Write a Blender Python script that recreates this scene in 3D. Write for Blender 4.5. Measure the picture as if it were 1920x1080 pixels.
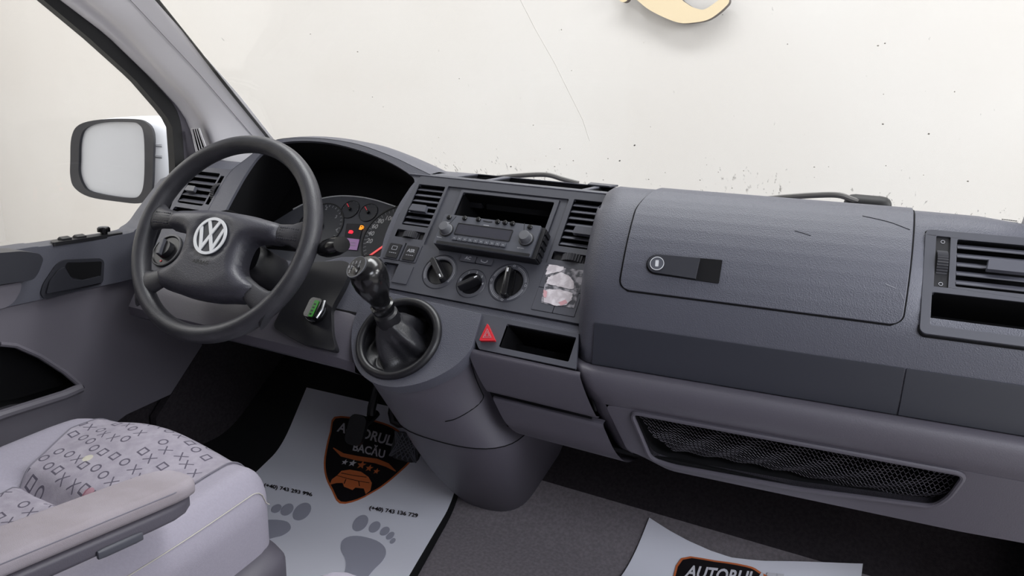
import bpy, bmesh, math, random
from mathutils import Vector, Matrix, noise
from mathutils.geometry import tessellate_polygon
random.seed(4)
V = Vector; PI = math.pi
for o in list(bpy.data.objects): bpy.data.objects.remove(o)
scn = bpy.context.scene
COL = scn.collection

# ---------------------------------------------------------------- camera, sky, lamps, exposure
FPX = 1391.8
def cam_axes(yaw, pitch, roll):
    cy, sy, cp, sp = math.cos(yaw), math.sin(yaw), math.cos(pitch), math.sin(pitch)
    f = V((-sy*cp, cy*cp, -sp)); r = V((cy, sy, 0)); u = r.cross(f)
    cr, sr = math.cos(roll), math.sin(roll)
    return r*cr+u*sr, u*cr-r*sr, f
CR, CU, CF = cam_axes(math.radians(26.867), math.radians(15.395), math.radians(1.962))
CAM = V((.55, 0, .87))
cd = bpy.data.cameras.new('camera'); cam = bpy.data.objects.new('camera', cd); COL.objects.link(cam)
cd.sensor_width = 36; cd.lens = FPX/1920*36; cd.clip_start = .02
cam.matrix_world = Matrix(((CR.x, CU.x, -CF.x, CAM.x), (CR.y, CU.y, -CF.y, CAM.y), (CR.z, CU.z, -CF.z, CAM.z), (0, 0, 0, 1)))
scn.camera = cam
w = bpy.data.worlds.new('world'); scn.world = w; w.use_nodes = True
bg = w.node_tree.nodes['Background']; bg.inputs[0].default_value = (.97, .98, 1, 1); bg.inputs[1].default_value = .74
def area(name, loc, target, sx, sy, power, col=(1, 1, 1)):
    l = bpy.data.lights.new(name, 'AREA'); l.shape = 'RECTANGLE'; l.size = sx; l.size_y = sy; l.energy = power; l.color = col
    o = bpy.data.objects.new(name, l); COL.objects.link(o); o.location = loc
    o.rotation_euler = (V(target)-V(loc)).to_track_quat('-Z', 'Y').to_euler(); return o
area('hall_light_front', (-1.0, 2.2, 3.6), (-.8, 3.0, 0), 6.5, 1.2, 32, (1, .995, .985))
area('hall_light_overhead', (.0, 2.0, 3.5), (0, 1.0, .6), 3.5, .8, 112, (.95, .97, 1))
area('pillar_fill', (3.6, 1.7, 2.1), (-.8, 1.1, .9), 1.4, 1.4, 110, (.97, .98, 1))  # added unseen lamp, brightens the left pillar
area('left_wall_fill', (-4.2, .5, 3.4), (-5.0, 1.2, .5), 2.0, 4.0, 125, (1, .99, .98))  # unseen fill put in to lift the left wall
area('back_wall_fill', (0, -5, 3.4), (0, -6, .5), 6.0, 1.5, 700, (1, .99, .98))  # added fill for the back wall that the door mirror reflects
area('floor_fill', (2.8, .15, 1.0), (-.3, .95, .0), .9, .7, 5, (.93, .95, 1))  # unseen low fill, added to brighten the floor mat
area('hall_light_open_door', (2.4, -.6, 2.25), (-.2, .9, .1), 1.3, 1.2, 56, (.88, .92, 1))
scn.view_settings.view_transform = 'Standard'; scn.view_settings.look = 'None'
scn.view_settings.gamma = 1; scn.view_settings.use_curve_mapping = False
scn.view_settings.exposure = 0.0

# ---------------------------------------------------------------- helpers
def lin(c):
    c = c/255.0
    return c/12.92 if c <= .04045 else ((c+.055)/1.055)**2.4
def rgb(r, g, b): return (lin(r), lin(g), lin(b), 1)
def ray(px, py): return CR*((px-960)/FPX) - CU*((py-540)/FPX) + CF
def onx(px, py, x): d = ray(px, py); return CAM + d*((x-CAM.x)/d.x)
def ony(px, py, y): d = ray(px, py); return CAM + d*((y-CAM.y)/d.y)
def onz(px, py, z): d = ray(px, py); return CAM + d*((z-CAM.z)/d.z)

class Fr:
    def __init__(s, O, x, y):
        s.O = V(O); s.x = V(x).normalized(); s.n = s.x.cross(V(y)).normalized(); s.y = s.n.cross(s.x)
    def p(s, a, b, n=0): return s.O + s.x*a + s.y*b + s.n*n
    def at(s, px, py, off=0):
        d = ray(px, py); o = s.O + s.n*off
        q = CAM + d*((o-CAM).dot(s.n)/d.dot(s.n)) - s.O
        return (q.dot(s.x), q.dot(s.y))
    def sh(s, a=0, b=0, n=0, rot=0):
        x = s.x*math.cos(rot)+s.y*math.sin(rot); y = s.y*math.cos(rot)-s.x*math.sin(rot)
        return Fr(s.p(a, b, n), x, y)

def new_mat(name, col, rough=.5, metal=0, spec=.5):
    m = bpy.data.materials.new(name); m.use_nodes = True
    b = m.node_tree.nodes['Principled BSDF']
    b.inputs['Base Color'].default_value = col; b.inputs['Roughness'].default_value = rough
    b.inputs['Metallic'].default_value = metal; b.inputs['Specular IOR Level'].default_value = spec
    return m
def N(m, t, **k):
    n = m.node_tree.nodes.new(t)
    for a, b in k.items(): setattr(n, a, b)
    return n
def L(m, a, b): m.node_tree.links.new(a, b)
def grain(m, scale, strength, dist=.0006, vor=True):
    tc = N(m, 'ShaderNodeTexCoord'); b = m.node_tree.nodes['Principled BSDF']
    if vor:
        t = N(m, 'ShaderNodeTexVoronoi'); t.feature = 'SMOOTH_F1'; out = t.outputs['Distance']
    else:
        t = N(m, 'ShaderNodeTexNoise'); t.inputs['Detail'].default_value = 4; out = t.outputs[0]
    t.inputs['Scale'].default_value = scale
    bp = N(m, 'ShaderNodeBump'); bp.inputs['Strength'].default_value = strength; bp.inputs['Distance'].default_value = dist
    L(m, tc.outputs['Object'], t.inputs['Vector']); L(m, out, bp.inputs['Height']); L(m, bp.outputs[0], b.inputs['Normal'])
    return m
def mottle(m, c1, c2, scale, detail=6, lo=.35, hi=.65):
    tc = N(m, 'ShaderNodeTexCoord'); t = N(m, 'ShaderNodeTexNoise'); t.inputs['Scale'].default_value = scale; t.inputs['Detail'].default_value = detail
    cr = N(m, 'ShaderNodeValToRGB'); cr.color_ramp.elements[0].position = lo; cr.color_ramp.elements[1].position = hi
    cr.color_ramp.elements[0].color = c1; cr.color_ramp.elements[1].color = c2
    L(m, tc.outputs['Object'], t.inputs['Vector']); L(m, t.outputs[0], cr.inputs[0]); L(m, cr.outputs[0], m.node_tree.nodes['Principled BSDF'].inputs['Base Color'])
    return m
M = {}
M['pad'] = grain(new_mat('dark_grained_plastic', rgb(81, 82, 92), .5), 760, .7, .0006)
M['facia'] = grain(new_mat('satin_dark_plastic', rgb(70, 71, 79), .46), 1500, .12, .0003)
M['trimstrip'] = new_mat('smooth_dark_strip', rgb(41, 43, 52), .5)
M['grey'] = grain(new_mat('grey_plastic', rgb(79, 76, 85), .5), 700, .3, .0004)
M['doorgrey'] = grain(new_mat('door_grey_plastic', rgb(108, 105, 114), .5), 700, .3, .0004)
M['deep'] = new_mat('near_black_trim', rgb(44, 45, 52), .42)
M['light'] = grain(new_mat('pale_grey_pillar', rgb(242, 240, 244), .6), 900, .1, .0003)
M['black'] = new_mat('black_plastic', rgb(26, 26, 30), .4)
M['void'] = new_mat('unlit_recess_plastic', rgb(14, 14, 17), .8, spec=.2)  # near-black stands in for the shade inside recesses and gaps
M['seal'] = new_mat('black_rubber', rgb(22, 22, 24), .6)
M['leather'] = grain(mottle(new_mat('worn_black_leather', rgb(50, 50, 55), .42), rgb(50, 50, 55), rgb(60, 60, 65), 22), 800, .45, .0005)
M['padw'] = grain(new_mat('airbag_cover_plastic', rgb(62, 62, 70), .42), 620, .5, .0005)
M['shiny'] = new_mat('glossy_black_plastic', rgb(20, 20, 22), .18)
M['bootm'] = grain(new_mat('black_boot_leather', rgb(38, 38, 42), .38), 600, .4, .0005)
M['chrome'] = new_mat('brushed_chrome', rgb(205, 207, 210), .28, 1)
M['silver'] = new_mat('matt_silver', rgb(222, 224, 228), .4, .25)
M['white'] = new_mat('white_print', rgb(225, 226, 230), .6)
M['dimwhite'] = new_mat('pale_grey_print', rgb(165, 166, 172), .6)
M['red'] = new_mat('red_plastic', rgb(196, 34, 46), .4)
M['wheelrib'] = new_mat('ribbed_dark_rubber', rgb(46, 46, 52), .6)
M['slat'] = new_mat('vent_slat_plastic', rgb(78, 79, 88), .42)
M['radio'] = new_mat('radio_grey_plastic', rgb(82, 84, 92), .35)
M['screen'] = new_mat('radio_screen', rgb(50, 50, 60), .15)
M['knobm'] = grain(new_mat('knob_grey_rubber', rgb(92, 93, 98), .6), 900, .4, .0003)
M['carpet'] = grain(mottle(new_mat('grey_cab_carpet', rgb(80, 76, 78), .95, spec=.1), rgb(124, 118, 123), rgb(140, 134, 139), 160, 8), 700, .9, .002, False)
M['carpetd'] = grain(mottle(new_mat('shaded_dark_carpet', rgb(50, 46, 48), .95, spec=.1), rgb(50, 46, 50), rgb(60, 56, 60), 160, 8), 700, .9, .002, False)  # darker copy of the cab carpet, footwell shade put into its colour
M['mat'] = new_mat('white_coated_paper', rgb(236, 237, 248), .45)
M['matgrey'] = new_mat('grey_footprint_print', rgb(168, 169, 184), .5)
M['shield'] = new_mat('black_shield_print', rgb(24, 20, 24), .45)
M['orange'] = new_mat('orange_print', rgb(206, 112, 66), .45)
M['paper_white'] = new_mat('white_letter_print', rgb(215, 214, 222), .5)
M['gold'] = new_mat('gold_sign_face', rgb(206, 190, 160), .5)
M['goldside'] = new_mat('dark_sign_edge', rgb(96, 88, 84), .6)
M['vanwhite'] = new_mat('white_van_paint', rgb(225, 228, 234), .2)
M['vanbody'] = new_mat('grey_headliner', rgb(196, 194, 196), .9)
M['mirrorglass'] = new_mat('mirror_silvering', (.86, .86, .85, 1), .02, 1)
M['ground'] = new_mat('pale_hall_floor', rgb(190, 188, 185), .6)
def wallmat():
    m = new_mat('cream_wall_paint', rgb(236, 232, 226), .8, spec=.2)
    return mottle(m, rgb(198, 195, 192), rgb(202, 200, 198), .8, 3)
M['wall'] = wallmat()
def glassmat(dirt):
    m = bpy.data.materials.new('thin_window_glass'); m.use_nodes = True; nt = m.node_tree; nt.nodes.clear()
    out = N(m, 'ShaderNodeOutputMaterial'); tr = N(m, 'ShaderNodeBsdfTransparent'); gl = N(m, 'ShaderNodeBsdfGlossy'); gl.inputs['Roughness'].default_value = .02
    tr.inputs[0].default_value = (.98, .98, .97, 1)
    lw = N(m, 'ShaderNodeLayerWeight'); lw.inputs[0].default_value = .5
    pw = N(m, 'ShaderNodeMath', operation='POWER'); L(m, lw.outputs['Facing'], pw.inputs[0]); pw.inputs[1].default_value = 5
    fr = N(m, 'ShaderNodeMath', operation='MULTIPLY_ADD'); L(m, pw.outputs[0], fr.inputs[0]); fr.inputs[1].default_value = .5; fr.inputs[2].default_value = .02
    mx = N(m, 'ShaderNodeMixShader'); L(m, fr.outputs[0], mx.inputs[0]); L(m, tr.outputs[0], mx.inputs[1]); L(m, gl.outputs[0], mx.inputs[2])
    last = mx
    if dirt:   # dried splashes low on the pane, specks all over
        tc = N(m, 'ShaderNodeTexCoord'); sx = N(m, 'ShaderNodeSeparateXYZ'); L(m, tc.outputs['Object'], sx.inputs[0])
        mp = N(m, 'ShaderNodeMapping'); mp.inputs['Scale'].default_value = (1, .35, .35) if dirt == 1 else (1, 1, 1); L(m, tc.outputs['Object'], mp.inputs[0])
        n1 = N(m, 'ShaderNodeTexNoise'); n1.inputs['Scale'].default_value = 170; n1.inputs['Detail'].default_value = 5; L(m, mp.outputs[0], n1.inputs['Vector'])
        n2 = N(m, 'ShaderNodeTexNoise'); n2.inputs['Scale'].default_value = 6; L(m, tc.outputs['Object'], n2.inputs['Vector'])
        hz = N(m, 'ShaderNodeMapRange'); L(m, sx.outputs[2], hz.inputs[0])
        hz.inputs[1].default_value = .76; hz.inputs[2].default_value = .67; hz.inputs[3].default_value = 0; hz.inputs[4].default_value = .17
        if dirt == 2: hz.inputs[4].default_value = 0
        ad = N(m, 'ShaderNodeMath', operation='ADD'); L(m, n1.outputs[0], ad.inputs[0]); L(m, hz.outputs[0], ad.inputs[1])
        a2 = N(m, 'ShaderNodeMath', operation='MULTIPLY_ADD'); L(m, n2.outputs[0], a2.inputs[0]); a2.inputs[1].default_value = .35; L(m, ad.outputs[0], a2.inputs[2])
        rp = N(m, 'ShaderNodeMapRange'); L(m, a2.outputs[0], rp.inputs[0]); rp.inputs[1].default_value = .93; rp.inputs[2].default_value = 1.0; rp.inputs[4].default_value = .45
        df = N(m, 'ShaderNodeBsdfDiffuse'); df.inputs[0].default_value = rgb(150, 138, 122)
        m2 = N(m, 'ShaderNodeMixShader'); L(m, rp.outputs[0], m2.inputs[0]); L(m, mx.outputs[0], m2.inputs[1]); L(m, df.outputs[0], m2.inputs[2]); last = m2
    L(m, last.outputs[0], out.inputs[0]); return m
M['glass'] = glassmat(1); M['doorglass'] = glassmat(2)
def emit(name, col, s):
    m = new_mat(name, col, .4); b = m.node_tree.nodes['Principled BSDF']; b.inputs['Emission Color'].default_value = col; b.inputs['Emission Strength'].default_value = s; return m
M['redlamp'] = emit('lit_red_symbol', (1, .02, .05, 1), 1.0)
M['amber'] = emit('lit_amber_symbol', (1, .35, .02, 1), .9)
M['lcd'] = emit('lit_violet_display', (.40, .22, .45, 1), .22)
M['needle'] = emit('lit_needle', (1, .05, .08, 1), .35)
M['green'] = new_mat('green_tag', rgb(70, 160, 62), .4)
def fabric_mat():
    m = new_mat('grey_seat_cloth', rgb(160, 156, 168), .95, spec=.15)
    mottle(m, rgb(143, 139, 151), rgb(147, 143, 155), 300, 8); grain(m, 1600, .5, .0006); return m
M['cloth'] = fabric_mat()
def warmcloth():
    m = new_mat('worn_armrest_cloth', rgb(160, 154, 160), .95, spec=.15)
    mottle(m, rgb(136, 129, 134), rgb(148, 142, 149), 14, 8); grain(m, 1600, .5, .0006); return m
M['armcloth'] = warmcloth()
M['stitch'] = new_mat('cream_thread', rgb(172, 168, 160), .8)
M['stitchg'] = new_mat('grey_seam_thread', rgb(105, 102, 112), .9)  # mid grey lines along seat, armrest and pillar seams
def pattern_mat():
    # seat cloth woven with rings, crosses and squares
    m = new_mat('patterned_seat_cloth', rgb(158, 152, 164), .95, spec=.15); b = m.node_tree.nodes['Principled BSDF']
    tc = N(m, 'ShaderNodeTexCoord'); mp = N(m, 'ShaderNodeMapping'); mp.inputs['Rotation'].default_value = (0, 0, .12); mp.inputs['Scale'].default_value = (40, 33, 0)
    L(m, tc.outputs['Object'], mp.inputs[0])
    def vm(op, a, bb=None):
        n = N(m, 'ShaderNodeVectorMath', operation=op); L(m, a, n.inputs[0])
        if bb is not None:
            if hasattr(bb, 'type'): L(m, bb, n.inputs[1])
            else: n.inputs[1].default_value = bb
        return n.outputs['Value'] if op == 'LENGTH' else n.outputs[0]
    def mt(op, a, bb=None, c=None):
        n = N(m, 'ShaderNodeMath', operation=op)
        for i, q in enumerate((a, bb, c)):
            if q is None: continue
            if hasattr(q, 'type'): L(m, q, n.inputs[i])
            else: n.inputs[i].default_value = q
        return n.outputs[0]
    cell = vm('FLOOR', mp.outputs[0]); fr = vm('SUBTRACT', vm('FRACTION', mp.outputs[0]), (.5, .5, 0))
    wn = N(m, 'ShaderNodeTexWhiteNoise'); wn.noise_dimensions = '2D'; L(m, cell, wn.inputs['Vector'])
    off = vm('MULTIPLY', vm('SUBTRACT', wn.outputs['Color'], (.5, .5, .5)), (.22, .34, 0)); fr = vm('SUBTRACT', fr, off)
    sep = N(m, 'ShaderNodeSeparateXYZ'); L(m, fr, sep.inputs[0]); x, y = sep.outputs[0], sep.outputs[1]
    y = mt('MULTIPLY', y, 1.2)
    ax, ay = mt('ABSOLUTE', x), mt('ABSOLUTE', y)
    rad = mt('SQRT', mt('ADD', mt('MULTIPLY', x, x), mt('MULTIPLY', y, y)))
    wd = .05
    ring = mt('LESS_THAN', mt('ABSOLUTE', mt('SUBTRACT', rad, .26)), wd)
    sq = mt('LESS_THAN', mt('ABSOLUTE', mt('SUBTRACT', mt('MAXIMUM', ax, ay), .24)), wd)
    cr = mt('MULTIPLY', mt('LESS_THAN', mt('ABSOLUTE', mt('SUBTRACT', ax, ay)), wd*1.2), mt('LESS_THAN', mt('MAXIMUM', ax, ay), .32))
    s2 = N(m, 'ShaderNodeTexWhiteNoise'); s2.noise_dimensions = '2D'; L(m, vm('ADD', cell, (7.3, 2.1, 0)), s2.inputs['Vector']); r = s2.outputs['Value']
    isr = mt('LESS_THAN', r, .36); isq = mt('MULTIPLY', mt('GREATER_THAN', r, .36), mt('LESS_THAN', r, .6)); isx = mt('MULTIPLY', mt('GREATER_THAN', r, .6), mt('LESS_THAN', r, .9))
    mask = mt('ADD', mt('ADD', mt('MULTIPLY', ring, isr), mt('MULTIPLY', sq, isq)), mt('MULTIPLY', cr, isx))
    nz = N(m, 'ShaderNodeTexNoise'); nz.inputs['Scale'].default_value = 60; nz.inputs['Detail'].default_value = 8; L(m, tc.outputs['Object'], nz.inputs['Vector'])
    cc = N(m, 'ShaderNodeValToRGB'); cc.color_ramp.elements[0].color = rgb(137, 132, 143); cc.color_ramp.elements[1].color = rgb(151, 146, 156)
    cc.color_ramp.elements[0].position = .35; cc.color_ramp.elements[1].position = .65; L(m, nz.outputs[0], cc.inputs[0])
    mx = N(m, 'ShaderNodeMix', data_type='RGBA'); L(m, mask, mx.inputs[0]); L(m, cc.outputs[0], mx.inputs[6]); mx.inputs[7].default_value = rgb(84, 80, 92)
    last = mx.outputs[2]
    for (cx, cy, rr, col) in ((onz(163, 848, .315).x, onz(163, 848, .315).y, .0075, rgb(200, 196, 168)), (onz(162, 908, .305).x, onz(162, 908, .305).y, .009, rgb(165, 100, 112))):   # filled dots of a cream and a red stain
        d = vm('LENGTH', vm('MULTIPLY', vm('SUBTRACT', tc.outputs['Object'], (cx, cy, 0)), (1, 1, 0)))
        k = mt('MULTIPLY', mt('LESS_THAN', d, rr), .5)
        m3 = N(m, 'ShaderNodeMix', data_type='RGBA'); L(m, k, m3.inputs[0]); L(m, last, m3.inputs[6]); m3.inputs[7].default_value = col; last = m3.outputs[2]
    L(m, last, b.inputs['Base Color']); grain(m, 1600, .6, .0006); return m
M['pattern'] = pattern_mat()
def sticker_mat(c1, c2, sc):
    m = new_mat('torn_sticker_paper', c1, .8); return mottle(m, c1, c2, sc, 8, .42, .58)
M['sticker'] = sticker_mat(rgb(214, 208, 212), rgb(188, 180, 185), 90)
M['residue'] = sticker_mat(rgb(66, 66, 72), rgb(150, 147, 153), 110)
M['stickred'] = new_mat('faded_red_print', rgb(196, 150, 156), .8)

def obj(name, geos, mat, parent=None, bevel=0, seg=2, angle=35, smooth=True, sub=0):
    if isinstance(geos, tuple): geos = [geos]
    vs, fs = [], []
    for g in geos:
        k = len(vs); vs += [tuple(v) for v in g[0]]; fs += [tuple(i+k for i in f) for f in g[1]]
    me = bpy.data.meshes.new(name); me.from_pydata(vs, [], fs)
    bm = bmesh.new(); bm.from_mesh(me); bmesh.ops.remove_doubles(bm, verts=bm.verts, dist=1e-6)
    bmesh.ops.recalc_face_normals(bm, faces=bm.faces); bm.to_mesh(me); bm.free()
    me.materials.append(M[mat] if isinstance(mat, str) else mat)
    if smooth:
        me.shade_smooth(); me.set_sharp_from_angle(angle=math.radians(angle))
    o = bpy.data.objects.new(name, me); COL.objects.link(o)
    if parent is not None:
        o.parent = parent
        if parent.type == 'EMPTY': o.matrix_parent_inverse = Matrix.Translation(-parent.location)
    if bevel:
        b = o.modifiers.new('bevel', 'BEVEL'); b.width = bevel; b.segments = seg; b.limit_method = 'ANGLE'; b.angle_limit = math.radians(40)
        b.harden_normals = True
    if sub:
        s = o.modifiers.new('sub', 'SUBSURF'); s.levels = sub; s.render_levels = sub
    return o
def tag(o, label, cat, group=None):
    o['label'] = label; o['category'] = cat
    if group: o['group'] = group
    return o
def thing(name, label, cat, loc, group=None):
    o = bpy.data.objects.new(name, None); COL.objects.link(o); o.location = loc; o.empty_display_size = .05
    return tag(o, label, cat, group)
def struct(name, geos, mat, **k):
    o = obj(name, geos, mat, **k); o['kind'] = 'structure'; return o

def plate(fr, outlines, n0, n1):
    """flat board with holes: first outline is the rim, the others are holes"""
    tri = tessellate_polygon([[V((a, b, 0)) for a, b in o] for o in outlines])
    flat = [p for o in outlines for p in o]; n = len(flat)
    vs = [fr.p(a, b, n1) for a, b in flat] + [fr.p(a, b, n0) for a, b in flat]
    fs = [tuple(t) for t in tri] + [tuple(i+n for i in t) for t in tri]
    k = 0
    for o in outlines:
        m = len(o)
        for i in range(m):
            j = (i+1) % m; fs.append((k+i, k+j, k+j+n, k+i+n))
        k += m
    return vs, fs
def rrect(s0, s1, t0, t1, r=.003, k=5):
    r = min(r, abs(s1-s0)/2.01, abs(t1-t0)/2.01)
    if s0 > s1: s0, s1 = s1, s0
    if t0 > t1: t0, t1 = t1, t0
    out = []
    for cx, cy, a0 in ((s1-r, t0+r, -PI/2), (s1-r, t1-r, 0), (s0+r, t1-r, PI/2), (s0+r, t0+r, PI)):
        for i in range(k+1):
            a = a0 + PI/2*i/k; out.append((cx+r*math.cos(a), cy+r*math.sin(a)))
    return out
def circ(cx, cy, r, n=40, ry=None, rot=0):
    ry = ry or r; out = []
    for i in range(n):
        a = 2*PI*i/n; x, y = r*math.cos(a), ry*math.sin(a)
        out.append((cx+x*math.cos(rot)-y*math.sin(rot), cy+x*math.sin(rot)+y*math.cos(rot)))
    return out
def rpoly(pts, r=.004, k=4):
    n = len(pts); out = []
    for i in range(n):
        p, a, b = V(pts[i]), V(pts[i-1]), V(pts[(i+1) % n])
        da, db = (a-p), (b-p); rr = min(r, da.length*.45, db.length*.45)
        A, B = p+da.normalized()*rr, p+db.normalized()*rr
        for j in range(k+1):
            t = j/k; q = A*(1-t)**2 + p*2*t*(1-t) + B*t*t; out.append((q.x, q.y))
    return out
def spline(pts, k=6, closed=False):
    P = [V(p) for p in pts]; n = len(P); out = []
    rng = range(n if closed else n-1)
    for i in rng:
        p0 = P[i-1] if (i > 0 or closed) else P[0]*2-P[1]
        p1, p2 = P[i], P[(i+1) % n]
        p3 = P[(i+2) % n] if (i+2 < n or closed) else P[-1]*2-P[-2]
        for j in range(k):
            t = j/k
            out.append(.5*((2*p1)+(p2-p0)*t+(2*p0-5*p1+4*p2-p3)*t*t+(3*p1-p0-3*p2+p3)*t**3))
    if not closed: out.append(P[-1])
    return out
def sp2(pts, k=6, closed=False): return [(p[0], p[1]) for p in spline(pts, k, closed)]
def box(fr, s0, s1, t0, t1, n0, n1):
    return plate(fr, [[(s0, t0), (s1, t0), (s1, t1), (s0, t1)]], n0, n1)
def ext_s(fr, poly, s0, s1):
    n = len(poly); vs = [fr.p(s0, t, m) for t, m in poly]+[fr.p(s1, t, m) for t, m in poly]
    fs = [(i, (i+1) % n, (i+1) % n+n, i+n) for i in range(n)]+[tuple(range(n)), tuple(range(2*n-1, n-1, -1))]
    return vs, fs
def loft(rings, closed=True, caps=True):
    n = len(rings[0]); vs = [v for r in rings for v in r]; fs = []
    for i in range(len(rings)-1):
        for j in range(n if closed else n-1):
            a, b = i*n+j, i*n+(j+1) % n; fs.append((a, b, b+n, a+n))
    if caps and closed:
        fs.append(tuple(range(n))); fs.append(tuple(range(len(vs)-1, len(vs)-n-1, -1)))
    return vs, fs
def tube(pts, r, n=10, closed=False, radii=None, caps=True, flat=1.0, up=None):
    pts = [V(p) for p in pts]; m = len(pts); rings = []; prev = None
    for i, p in enumerate(pts):
        if closed: t = pts[(i+1) % m]-pts[i-1]
        else: t = pts[min(i+1, m-1)]-pts[max(i-1, 0)]
        t.normalize()
        if prev is None:
            a = V(up) if up else (V((0, 0, 1)) if abs(t.z) < .9 else V((1, 0, 0)))
        else: a = prev
        x = (a-t*a.dot(t)).normalized(); y = t.cross(x); prev = x
        rr = radii[i] if radii else r
        rings.append([p+x*rr*flat*math.cos(2*PI*k/n)+y*rr*math.sin(2*PI*k/n) for k in range(n)])
    if closed: rings.append(rings[0])
    return loft(rings, True, caps and not closed)
def lathe(fr, prof, n=32, caps=True, sx=1, sy=1):
    rings = [[fr.p(r*sx*math.cos(2*PI*k/n), r*sy*math.sin(2*PI*k/n), h) for k in range(n)] for r, h in prof]
    return loft(rings, True, caps)
def opentop(fr, s0, s1, t0, t1, n0, n1):
    """open box: floor at n0 and four inner walls up to n1"""
    P = [(s0, t0), (s1, t0), (s1, t1), (s0, t1)]
    vs = [fr.p(a, b, n0) for a, b in P]+[fr.p(a, b, n1) for a, b in P]
    return vs, [(0, 1, 2, 3)]+[(i, (i+1) % 4, (i+1) % 4+4, i+4) for i in range(4)]
def wellof(fr, outline, n0, n1, taper=1.0):
    c = (sum(p[0] for p in outline)/len(outline), sum(p[1] for p in outline)/len(outline)); n = len(outline)
    lo = [((a-c[0])*taper+c[0], (b-c[1])*taper+c[1]) for a, b in outline]
    tri = tessellate_polygon([[V((a, b, 0)) for a, b in lo]])
    vs = [fr.p(a, b, n0) for a, b in lo]+[fr.p(a, b, n1) for a, b in outline]
    return vs, [tuple(t) for t in tri]+[(i, (i+1) % n, (i+1) % n+n, i+n) for i in range(n)]
def grid(fn, us, vs_):
    vs = [fn(u, v) for u in us for v in vs_]; m = len(vs_)
    return vs, [(i*m+j, i*m+j+1, (i+1)*m+j+1, (i+1)*m+j) for i in range(len(us)-1) for j in range(m-1)]
def lsp(a, b, n): return [a+(b-a)*i/(n-1) for i in range(n)]
def slab(fn, us, vs_, th, nrm):
    """a sheet of thickness th; fn(u,v,offset)"""
    n, m = len(us), len(vs_)
    A = [fn(u, v, th) for u in us for v in vs_]; B = [fn(u, v, 0) for u in us for v in vs_]
    fs = [(i*m+j, i*m+j+1, (i+1)*m+j+1, (i+1)*m+j) for i in range(n-1) for j in range(m-1)]
    k = n*m; fs += [tuple(q+k for q in f) for f in fs]
    edge = [i*m for i in range(n)]+[(n-1)*m+j for j in range(1, m)]+[i*m+m-1 for i in range(n-2, -1, -1)]+[j for j in range(m-2, 0, -1)]
    for a in range(len(edge)):
        p, q = edge[a], edge[(a+1) % len(edge)]; fs.append((p, q, q+k, p+k))
    return A+B, fs
def stripline(fr, pts, wd, n0, n1, closed=False):
    """a raised line of width wd following 2D points"""
    P = [V((a, b)) for a, b in pts]; m = len(P); Lf, Rt = [], []
    for i in range(m):
        t = (P[(i+1) % m]-P[i-1]) if closed else P[min(i+1, m-1)]-P[max(i-1, 0)]
        t.normalize(); q = V((-t.y, t.x))*wd/2; Lf.append(P[i]+q); Rt.append(P[i]-q)
    rings = [[fr.p(*a, n0), fr.p(*a, n1), fr.p(*b, n1), fr.p(*b, n0)] for a, b in zip(Lf, Rt)]
    if closed: rings.append(rings[0])
    return loft(rings, True, not closed)
def rbox(c, h, r, seg=14, deform=None):
    """box with rounded corners; c centre, h half sizes"""
    bm = bmesh.new(); bmesh.ops.create_cube(bm, size=2)
    bmesh.ops.subdivide_edges(bm, edges=bm.edges[:], cuts=seg, use_grid_fill=True)
    vs = []
    for v in bm.verts:
        p = V((v.co.x*h[0], v.co.y*h[1], v.co.z*h[2]))
        q = V([max(-(h[i]-r), min(h[i]-r, p[i])) for i in range(3)]); d = p-q
        if d.length > 1e-9: q = q+d.normalized()*r
        q = q+V(c); vs.append(deform(q) if deform else q)
    fs = [tuple(v.index for v in f.verts) for f in bm.faces]; bm.free(); return vs, fs
TXT = {}
def text2d(s):
    if s in TXT: return TXT[s]
    cu = bpy.data.curves.new('t', 'FONT'); cu.body = s; cu.size = 1; cu.resolution_u = 3; cu.fill_mode = 'FRONT'; cu.offset = .026
    o = bpy.data.objects.new('t', cu); COL.objects.link(o)
    dg = bpy.context.evaluated_depsgraph_get(); dg.update(); me = bpy.data.meshes.new_from_object(o.evaluated_get(dg))
    vs = [(v.co.x, v.co.y) for v in me.vertices]; fs = [tuple(p.vertices) for p in me.polygons]
    bpy.data.objects.remove(o); bpy.data.curves.remove(cu); bpy.data.meshes.remove(me)
    x0, x1 = min(v[0] for v in vs), max(v[0] for v in vs)
    TXT[s] = ([((v[0]-x0)/(x1-x0), v[1]/.7) for v in vs], fs, (x1-x0)/.7); return TXT[s]
def text(fr, s, a, b, h, n=.0004, width=None, rot=0, bold=0):
    vs, fs, asp = text2d(s); wd = width or h*asp; c, d = math.cos(rot), math.sin(rot)
    out = []
    for x, y in vs:
        X, Y = (x-.5)*wd, (y-.5)*h; out.append(fr.p(a+X*c-Y*d, b+X*d+Y*c, n))
    g = (out, fs)
    if bold:
        o2 = [v+fr.x*bold for v in out]; k = len(out); g = (out+[v+fr.n*.00003 for v in o2], fs+[tuple(i+k for i in f) for f in fs])
    return g

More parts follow.
